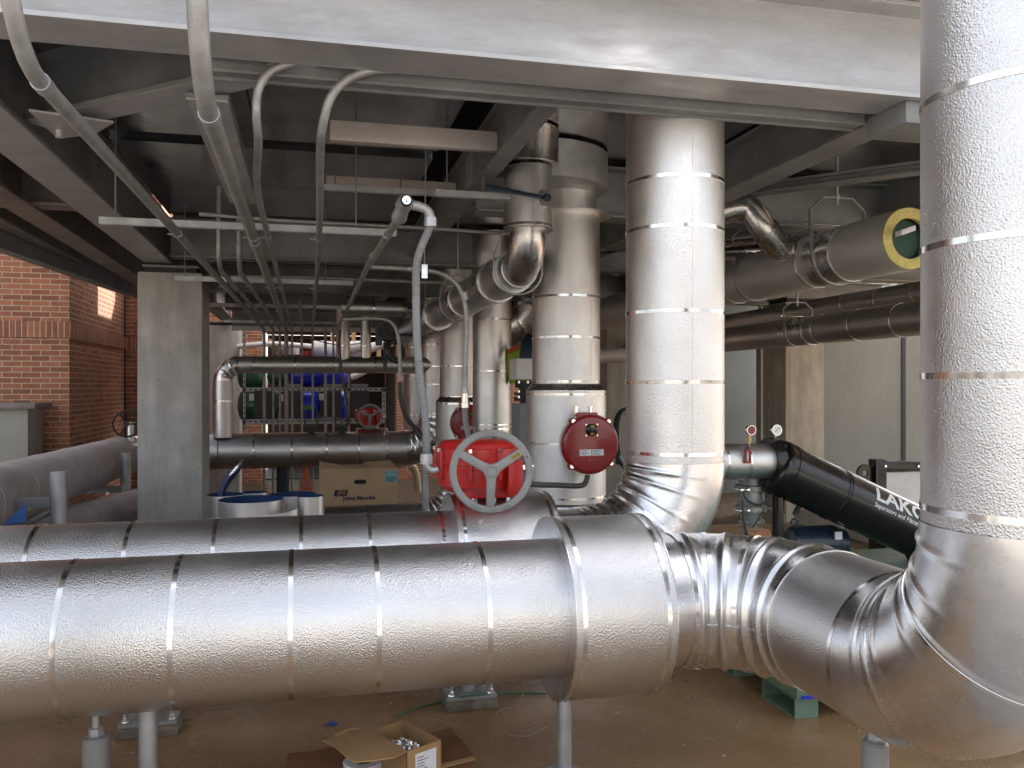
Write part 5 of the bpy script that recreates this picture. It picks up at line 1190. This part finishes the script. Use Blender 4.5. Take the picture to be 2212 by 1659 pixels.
for k in range(9):
    u0, u1 = k / 9, (k + 1) / 9
    a_ = Vector((305 + (424 - 305) * u0, 1290 + (1148 - 1290) * u0 - 0)); c_ = Vector((305 + (424 - 305) * u1, 1290 + (1148 - 1290) * u1))
    w_ = 34 * (0.35 + 0.65 * math.sin(PI * min(1, u0 + 0.25)))
    b.sheet([atd(*f10(a_), 7.06), atd(*f10(a_ + Vector((w_, -8))), 7.04), atd(*f10(c_), 7.06)], 0.002)
b.build('teeth', 'band', t, smooth=False)

# ================================================================== FLOOR: SUPPORTS, FOREGROUND CARTON, LITTER
def baseplate(label, x, y, ztop, r=0.026):
    t = thing('pipe_support', label, 'pipe support', (x, y, 0), 'pipe supports on base plates')
    rng = random.Random(int(x * 100))
    MB().box((x - 0.12, y - 0.1, 0.0), (x + 0.12, y + 0.1, 0.045)).build('grout_pad', 'grime', t, bevel=0.008)
    MB().box((x - 0.115, y - 0.095, 0.046), (x + 0.115, y + 0.095, 0.060)).build('base_plate', 'greyp', t, bevel=0.002)
    for dx in (-0.09, 0.09):
        for dy in (-0.07, 0.07):
            MB().cyl((x + dx, y + dy, 0.06), (x + dx, y + dy, 0.105), 0.007, n=10).cyl((x + dx, y + dy, 0.061), (x + dx, y + dy, 0.066), 0.018, n=20).cyl((x + dx, y + dy, 0.066), (x + dx, y + dy, 0.082), 0.014, n=6).build('anchor_bolt', 'band', t, smooth=False)
    MB().cyl((x, y, 0.058), (x, y, ztop), r, n=28).build('post', 'galv', t)
p = onY(1012, 1525, YR)
baseplate('bolted base plate support under the collar of the second pipe', p.x, YR, 0.32)
p = onY(325, 1590, YR)
baseplate('shadowed base plate support behind the left front post', p.x, YR + 0.02, 0.39)
def post(label, px_, Y, r, ztop, m='galv'):
    x = onY(px_, 1620, Y).x
    t = thing('pipe_stanchion', label, 'post', (x, Y, 0), 'plain posts under the nearest pipe')
    MB().cyl((x, Y, 0.008), (x, Y, ztop), r, n=36).build('post', m, t)
    MB().cyl((x, Y, 0.0), (x, Y, 0.012), r + 0.05, n=36).build('foot_plate', m, t)
post('galvanised post under the left part of the nearest pipe', 320, YF, 0.030, PZC - RP + 0.01)
post('galvanised post under the valve collar of the nearest pipe', 1219, YF, 0.027, 0.315)
def jack(label, px_, py_, Y, r, zp, sc=1.0):
    p = onY(px_, py_, Y)
    t = thing('jack_stand', label, 'pipe support', (p.x, Y, 0), 'stub stands with threaded jack rods')
    MB().lathe((p.x, Y, 0), UZ, [(0, r), (p.z - 0.008, r), (p.z, r - 0.008), (p.z, 0)], 40).build('stub', 'greyp', t)
    MB().cyl((p.x, Y, p.z), (p.x, Y, zp), 0.012, n=16).build('rod', 'galv', t)
    MB().lathe((p.x, Y, p.z), UZ, [(0, 0.03), (0.004, 0.032), (0.006, 0.023), (0.028, 0.023), (0.03, 0.012)], 6).build('nut', 'galv', t)
jack('grey stub stand with a threaded rod at the lower left', 207, 1590, YF, 0.042, PZC - RP + 0.01)
jack('grey stub stand with a hex nut under the near right bend', 1890, 1600, 2.3, 0.040, PZC - RP + 0.012)

# open carton of strap clips
ZC = 0.15
zt = lambda zx, zy, z: onZ((680 + zx / 3.95) / 1.1573, (1740 + zy / 3.95) / 1.1573, z)
Bk, Rt, Lf, Fr = zt(1300, 235, ZC), zt(1672, 432, ZC), zt(965, 340, ZC), zt(1325, 600, ZC)
Fr = Lf + Rt - Bk
t = thing('clip_carton', 'small open cardboard carton full of silver strap clips, with a white label', 'carton', V((Bk.x + Fr.x) / 2, (Bk.y + Fr.y) / 2, 0.02))
b = MB(); dn = V(0, 0, -ZC + 0.02)
for (p_, q_) in ((Bk, Rt), (Rt, Fr), (Fr, Lf), (Lf, Bk)):
    cen = (Bk + Fr) / 2; inw = (cen - (p_ + q_) / 2); inw.z = 0; inw = inw.normalized() * 0.004
    b.add([p_, q_, q_ + inw, p_ + inw, p_ + dn, q_ + dn, q_ + inw + dn, p_ + inw + dn], [(0, 1, 2, 3), (4, 5, 6, 7), (0, 1, 5, 4), (2, 3, 7, 6), (0, 3, 7, 4), (1, 2, 6, 5)])
b.build('walls', 'card', t, smooth=False)
b = MB(); b.sheet([Bk + dn, Rt + dn, Fr + dn, Lf + dn], 0.003).build('bottom', 'card', t, smooth=False)
e0 = (Rt - Fr); n0 = e0.cross(UZ).normalized(); n0 = n0 if n0.dot(-UY) > 0 else -n0
l0 = Fr + e0 * 0.24 + n0 * 0.002 + V(0, 0, -0.02); l1 = Fr + e0 * 0.84 + n0 * 0.002 + V(0, 0, -0.02)
MB().sheet([l0, l1, l1 + V(0, 0, -0.1), l0 + V(0, 0, -0.1)], 0.001).build('label', 'paper', t, smooth=False)
b = MB()
for k in range(7):
    a_ = l0 + (l1 - l0) * 0.08 + n0 * 0.002 + V(0, 0, -0.014 - k * 0.011); L_ = (l1 - l0) * random.uniform(0.3, 0.8)
    b.sheet([a_, a_ + L_, a_ + L_ + V(0, 0, -0.0022), a_ + V(0, 0, -0.0022)], 0.0005)
b.build('print', 'kink', t, smooth=False)
# clips: too many to count
b = MB(); rng = random.Random(3)
for k in range(1500):
    u, v_ = rng.uniform(0.06, 0.94), rng.uniform(0.06, 0.94)
    p_ = Bk + (Rt - Bk) * u + (Lf - Bk) * v_; hgt = 0.065 + 0.045 * math.sin(PI * u) * math.sin(PI * v_) + rng.uniform(-0.02, 0.012)
    p_ = V(p_.x, p_.y, hgt); a1_ = V(rng.uniform(-1, 1), rng.uniform(-1, 1), rng.uniform(-0.7, 0.7)).normalized(); a2_ = a1_.cross(V(rng.uniform(-1, 1), rng.uniform(-1, 1), 1)).normalized()
    b.obox(p_, a1_, a2_, a1_.cross(a2_), 0.011, 0.0045, 0.0012)
o = b.build('strap_clips', 'band', smooth=False); o['kind'] = 'stuff'; o['label'] = 'heap of small shiny silver strap clips filling the open carton'; o['category'] = 'clips'
# flap folded out to the left
def z3(zx, zy, z): return zt(zx, zy, z)
fl = MB().sheet([Lf + V(0.01, 0, 0.004), Fr + V(-0.0, 0.0, 0.004), z3(1210, 600, 0.165), z3(1000, 632, 0.17), z3(820, 648, 0.165), z3(760, 625, 0.16), z3(690, 555, 0.162), z3(600, 480, 0.16), z3(495, 435, 0.155), z3(610, 405, 0.16), z3(605, 365, 0.162), z3(740, 325, 0.175), z3(900, 312, 0.17)], 0.005)
fl.build('lid_flap', 'card', t, smooth=False)
t2 = thing('flattened_carton', 'larger dark wet cardboard carton lying under the clip carton', 'carton', z3(1500, 600, 0))
MB().sheet([z3(150, 570, 0.05), z3(560, 490, 0.05), z3(1300, 440, 0.02), z3(1330, 720, 0.02), z3(1200, 1100, 0.02), z3(150, 1000, 0.03)], 0.006).build('left_panel', 'cardw', t2, smooth=False)
MB().sheet([z3(1570, 365, 0.03), z3(1765, 312, 0.03), z3(2000, 590, 0.03), z3(1520, 710, 0.03), z3(1340, 700, 0.03)], 0.006).build('right_panel', 'cardw', t2, smooth=False)
MB().sheet([z3(2000, 590, 0.037), z3(2005, 622, 0.037), z3(1560, 735, 0.037), z3(1520, 705, 0.037)], 0.004).build('taped_edge', 'card', t2, smooth=False)
MB().sheet([z3(1520, 712, 0.035), z3(2000, 605, 0.035), z3(2040, 800, 0.0), z3(1500, 860, 0.0)], 0.004).build('front_panel', 'cardw', t2, smooth=False)
MB().lathe(z3(900, 790, 0.0), UZ, [(0.0, 0.07), (0.055, 0.075), (0.06, 0.07), (0.06, 0.035)], 40).build('tape_roll', 'glass', t2)
# litter
def z8(zx, zy, z=0.006): return onZ((800 + zx / 2.458) / 1.1573, (1245 + zy / 2.458) / 1.1573, z)
tag(MB().sweep(smooth_path([z8(470, 1340), z8(620, 1285), z8(800, 1240), z8(880, 1222, 0.065), z8(1020, 1200, 0.065), z8(1150, 1198, 0.01), z8(1390, 1202)], 8), 0.0035, 8).build('green_cord', 'gcord'), 'thin green cord trailing over the bolted base plate', 'cord')
tag(MB().sweep(smooth_path([z8(1080, 1335), z8(1110, 1300), z8(1170, 1292), z8(1240, 1310), z8(1330, 1295), z8(1390, 1290)], 6), 0.0012, 6).build('loose_wire', 'wire'), 'pale curled wire on the floor left of the centre post', 'wire')
tag(MB().sweep(smooth_path([z8(1425, 1260), z8(1430, 1330), z8(1395, 1400), z8(1310, 1450), z8(1220, 1465), z8(1120, 1440)], 6), 0.0009, 6).build('loose_wire', 'wire'), 'very thin looped wire on the floor beside the centre post', 'wire')
tag(MB().sweep(smooth_path([z8(710, 1355), z8(760, 1375), z8(855, 1412)], 6), 0.0012, 6).build('loose_wire', 'wire'), 'short wire scrap behind the clip carton', 'wire')
tag(MB().sheet([z8(30, 1390), z8(60, 1374), z8(100, 1376), z8(115, 1388), z8(80, 1394)], 0.002).build('tape_scrap', 'tape', smooth=False), 'torn blue tape scrap on the floor at lower left', 'tape')
b = MB(); rng = random.Random(9)
for k in range(150):
    x, y = rng.uniform(-0.9, 3.0), rng.uniform(2.3, 4.6); s_ = rng.uniform(0.0015, 0.006)
    b.obox((x, y, 0.002 + s_ * 0.4), (rng.random(), rng.random(), 0.2), (-rng.random(), 1, 0), UZ, s_, s_ * 0.5, s_ * 0.4)
o = b.build('floor_crumbs', 'wire', smooth=False); o['kind'] = 'stuff'; o['label'] = 'tiny pale crumbs and offcuts scattered over the wet floor'; o['category'] = 'litter'
for (u_, v_) in ((1820, 1322),):
    tag(MB().obox(z8(u_, v_, 0.004), (1, 0.1, 0), (0, 1, 0), UZ, 0.022, 0.0015, 0.0012).obox(z8(u_, v_, 0.006), (1, 0.9, 0), (-1, 1, 0), UZ, 0.016, 0.0015, 0.0012).build('wire_cross', 'wire', smooth=False), 'crossed pair of pale twigs on the floor right of the centre post', 'litter')
tag(MB().sheet([z8(2180, 1028, 0.25), z8(2220, 1040, 0.25), z8(2340, 1055, 0.25), z8(2250, 1030, 0.25)], 0.002).build('tag_strip', 'paper', smooth=False), 'pale strip showing under the first ribs of the near bend', 'strip')

# ================================================================== REAR BAY: TANK RACK, HOSES
YT = 15.4
fz = lambda zx, zy, Y=YT: onY((580 + zx / 4.608) / 1.1573, (800 + zy / 4.608) / 1.1573, Y)
t = thing('tank_rack', 'perforated galvanised rack holding the blue and green tanks', 'rack', fz(950, 1160))
def bar(a, b, wd, dep=0.04, nm='rail'):
    o = MB().box((a.x, YT, min(a.z, b.z) - (wd if nm == 'rail' else 0)), (b.x if nm == 'rail' else a.x + wd, YT + dep, max(a.z, b.z))).build(nm, 'galv', t, smooth=False)
    h_ = MB()
    if nm == 'rail':
        x = a.x + 0.04
        while x < b.x: h_.box((x, YT - 0.003, a.z - wd * 0.7), (x + 0.035, YT - 0.001, a.z - wd * 0.35)); x += 0.09
    else:
        z = min(a.z, b.z) + 0.04
        while z < max(a.z, b.z): h_.box((a.x + wd * 0.3, YT - 0.003, z), (a.x + wd * 0.7, YT - 0.001, z + 0.035)); z += 0.09
    h_.build('slots', 'kink', o, smooth=False)
bar(fz(110, 778), fz(1765, 778), 0.07); bar(fz(110, 1145), fz(1765, 1145), 0.07)
bar(fz(1730, 1145), fz(1730, 785), 0.065, nm='upright'); bar(fz(1330, 1290), fz(1330, 600), 0.04, nm='upright'); bar(fz(128, 1290), fz(128, 120), 0.04, nm='upright')
for (x0, x1) in ((258, 480), (598, 825), (1050, 1258), (1372, 1580)):
    MB().box((fz(x0, 0).x, YT - 0.03, fz(0, 1135).z), (fz(x1, 0).x, YT - 0.01, fz(0, 815).z)).build('saddle_plate', 'dgrey', t, smooth=False, bevel=0.004)
for (x0, x1) in ((640, 800), (1050, 1270), (1380, 1570)):
    MB().box((fz(x0, 0).x, YT + 0.05, fz(0, 770).z), (fz(x1, 0).x, YT + 0.3, fz(0, 735).z)).build('cradle', 'mgrey', t, smooth=False, bevel=0.004)
def tank(label, x0, x1, zc_, r, m, stripe=None, flange=None, y=YT + 0.32):
    a = fz(x0, zc_, y); b_ = fz(x1, zc_, y)
    t = thing('water_tank', label, 'tank', a, 'tanks on the rear rack')
    MB().lathe(a, UX, [(0, 0.0), (0.02, r * 0.5), (0.06, r * 0.85), (0.12, r), ((b_ - a).length - 0.12, r), ((b_ - a).length - 0.06, r * 0.85), ((b_ - a).length - 0.02, r * 0.5), ((b_ - a).length, 0.0)], 48).build('shell', m, t)
    if stripe is not None:
        MB().sweep([a + V(0.12, -math.cos(R(stripe)) * (r - 0.003), -math.sin(R(stripe)) * (r - 0.003)), b_ + V(-0.12, -math.cos(R(stripe)) * (r - 0.003), -math.sin(R(stripe)) * (r - 0.003))], 0.0, 3)
        vs = []
        for x in (a.x + 0.12, b_.x - 0.12):
            for an in (stripe - 6, stripe, stripe + 6): vs.append(V(x, a.y - math.cos(R(an)) * (r + 0.002), a.z - math.sin(R(an)) * (r + 0.002)))
        MB().add(vs, [(0, 1, 4, 3), (1, 2, 5, 4)]).build('stripe', 'lime', t)
    if flange:
        for f in flange:
            q = fz(f, zc_, y)
            MB().lathe(q - UX * 0.02, UX, [(0, r * 0.6), (0, r * 1.18), (0.035, r * 1.18), (0.035, r * 0.6)], 40).build('flange', 'green', t)
            for k in range(14): an = 2 * PI * k / 14; MB().cyl(q + V(0.015, math.cos(an) * r * 1.08, math.sin(an) * r * 1.08), q + V(0.06, math.cos(an) * r * 1.08, math.sin(an) * r * 1.08), 0.014, n=6).build('bolt', 'mgrey', t)
    return t
tank('lower blue tank with a green stripe, left of the two', 600, 1030, 975, 0.30, 'blue', 10)
tank('lower blue tank with a green stripe, right of the two', 1075, 1345, 975, 0.30, 'blue', 10)
tank('lower green tank with a bolted flange', 60, 560, 985, 0.29, 'green', None, [520])
tank('upper blue tank just under the slim far pipe', 640, 1335, 630, 0.21, 'blue')
tank('upper green and grey tank behind the far elbow column', 60, 380, 660, 0.22, 'green', None, None)
tank('upper dark green neck piece between green and blue tanks', 400, 660, 650, 0.16, 'green', None, [595])
for i, (x, z_) in enumerate(((225, 890), (565, 895), (1030, 885))):
    p = fz(x, z_, YT - 0.06)
    tag(MB().box(p + V(-0.04, 0, -0.06), p + V(0.04, 0.02, 0.06)).build('white_tag', 'paper', smooth=False), ['white tag beside the lower green tank', 'white tag between the green flange and first blue tank', 'white tag between the two lower blue tanks'][i], 'tag')
# hoses and ducts behind
YH = 16.5
tag(MB().sweep(smooth_path([fz(60, 310, YH), fz(200, 290, YH), fz(400, 276, YH), fz(600, 280, YH), fz(750, 292, YH), fz(900, 305, YH), fz(980, 325, YH), fz(965, 380, YH)], 8), 0.05, 16).build('white_hose', 'hose'), 'long arched white hose above the slim far pipe', 'hose')
tag(MB().sweep(smooth_path([fz(930, 320, YH - 0.1), fz(1020, 335, YH - 0.1), fz(1150, 350, YH - 0.1), fz(1300, 330, YH - 0.1), fz(1480, 300, YH - 0.1), fz(1600, 280, YH - 0.1)], 8), lambda i, ph: 0.13 + 0.04 * math.sin(i * 0.12), 20).build('white_duct', 'hose'), 'thick white duct sloping up to the right behind the hanging risers', 'duct')
tag(MB().sweep(smooth_path([fz(1360, 400, YH), fz(1450, 370, YH), fz(1600, 320, YH), fz(1850, 250, YH)], 8), 0.09, 16).build('white_duct', 'hose'), 'second white duct behind, nearer the black valve', 'duct')
tag(MB().sweep(smooth_path([fz(1370, 660, YH), fz(1450, 630, YH), fz(1520, 595, YH), fz(1600, 540, YH)], 8), 0.06, 16).build('white_hose', 'hose'), 'short white hose against the dark bay', 'hose')
tag(MB().cyl(fz(640, 400, YH + 0.3), fz(640, 305, YH + 0.3), 0.22, n=32).build('white_drum', 'corr'), 'pale drum behind the arched white hose', 'drum')
tag(MB().cyl(fz(870, 410, YH), fz(870, 355, YH), 0.1, n=24).build('red_pail', 'redd'), 'small dark red pail above the slim far pipe', 'pail')
d0, d1 = fz(410, 235, YH + .15), fz(580, 390, YH + .15)
tag(MB().obox((d0 + d1) / 2, d1 - d0, UY, (d1 - d0).cross(UY), (d1 - d0).length / 2, 0.05, 0.06).build('timber_plank', 'wood', bevel=0.004), 'slanting raw timber plank behind the upright conduits', 'plank')
tag(MB().box((fz(1340, 0).x, YT + 0.3, FL2), (fz(1378, 0).x, YT + 0.4, fz(0, 340).z)).build('red_post', 'redd', smooth=False), 'dark red upright post right of the blue tanks', 'post')
for i, x in enumerate((912, 1262)):
    p = onY((580 + x / 4.608) / 1.1573, 931, YFP - 0.05)
    t = thing('pipe_bracket', ['left dark clamp bracket on top of the far silver pipe', 'right dark clamp bracket on top of the far silver pipe'][i], 'bracket', p, 'clamp brackets on the far pipe')
    MB().box(p + V(-0.095, -0.05, 0.06), p + V(-0.07, 0.05, 0.30)).box(p + V(0.07, -0.05, 0.06), p + V(0.095, 0.05, 0.30)).box(p + V(-0.07, -0.05, 0.06), p + V(0.07, 0.05, 0.09)).build('yoke', 'dgrey', t, smooth=False)
    MB().box(p + V(-0.05, -0.05, -0.03), p + V(0.05, 0.05, 0.06)).build('foot', 'blackm', t, bevel=0.006)
q0 = onY(700, 906, YFP + .3); 
conduit('low cross conduit on the brackets above the far silver pipe', [onY(693, 905, YFP + .3), onY(790 / 1.0 - 60, 905, YFP + .3)] + [onY(738, 908, YFP + .3), onY(742, 925, YFP + .3)], 0.03)
# things under the far pipe
p = onY(611, 1040, 12.6)
tag(MB().cyl((p.x, 12.6, FL2), (p.x, 12.6, 0.33), 0.09, n=24).build('blue_grey_post', 'motor'), 'blue grey post under the far silver pipe', 'post')
p = onY(657, 1040, 12.9)
tag(MB().box((p.x - 0.07, 12.9, FL2), (p.x + 0.07, 13.0, 0.33)).build('grey_post', 'galv', smooth=False), 'grey post under the far silver pipe beside the orange frame', 'post')
t = thing('orange_frame', 'small orange folding frame under the far silver pipe', 'frame', onY(665, 1060, 12.4))
a = onY(652, 1070, 12.4); b_ = onY(660, 1012, 12.5); c_ = onY(676, 1070, 12.4)
MB().cyl(a, b_, 0.022, n=10).cyl(b_, c_, 0.022, n=10).cyl(a + (b_ - a) * 0.25, c_ + (b_ - c_) * 0.25, 0.018, n=10).cyl(a - V(0, 0, 0.5), a, 0.022, n=10).cyl(c_ - V(0, 0, 0.5), c_, 0.022, n=10).build('tubes', 'orange', t)
p = onY(890, 1030, 14.5)
tag(MB().sweep(smooth_path([onY(882, 1008, 14.5), onY(893, 1010, 14.5), onY(900, 1030, 14.5), onY(903, 1062, 14.5)], 8), 0.06, 16).build('old_hose', 'cream'), 'dirty cream hose end hanging by the low brick wall', 'hose')
p = onY(919, 1040, 9.0)
tag(MB().cyl((p.x, 9.0, FL2), (p.x, 9.0, onY(919, 1000, 9).z + 0.3), 0.035, n=20).build('grey_pole', 'galv'), 'slim grey pole under the flexible conduit nut', 'pole')
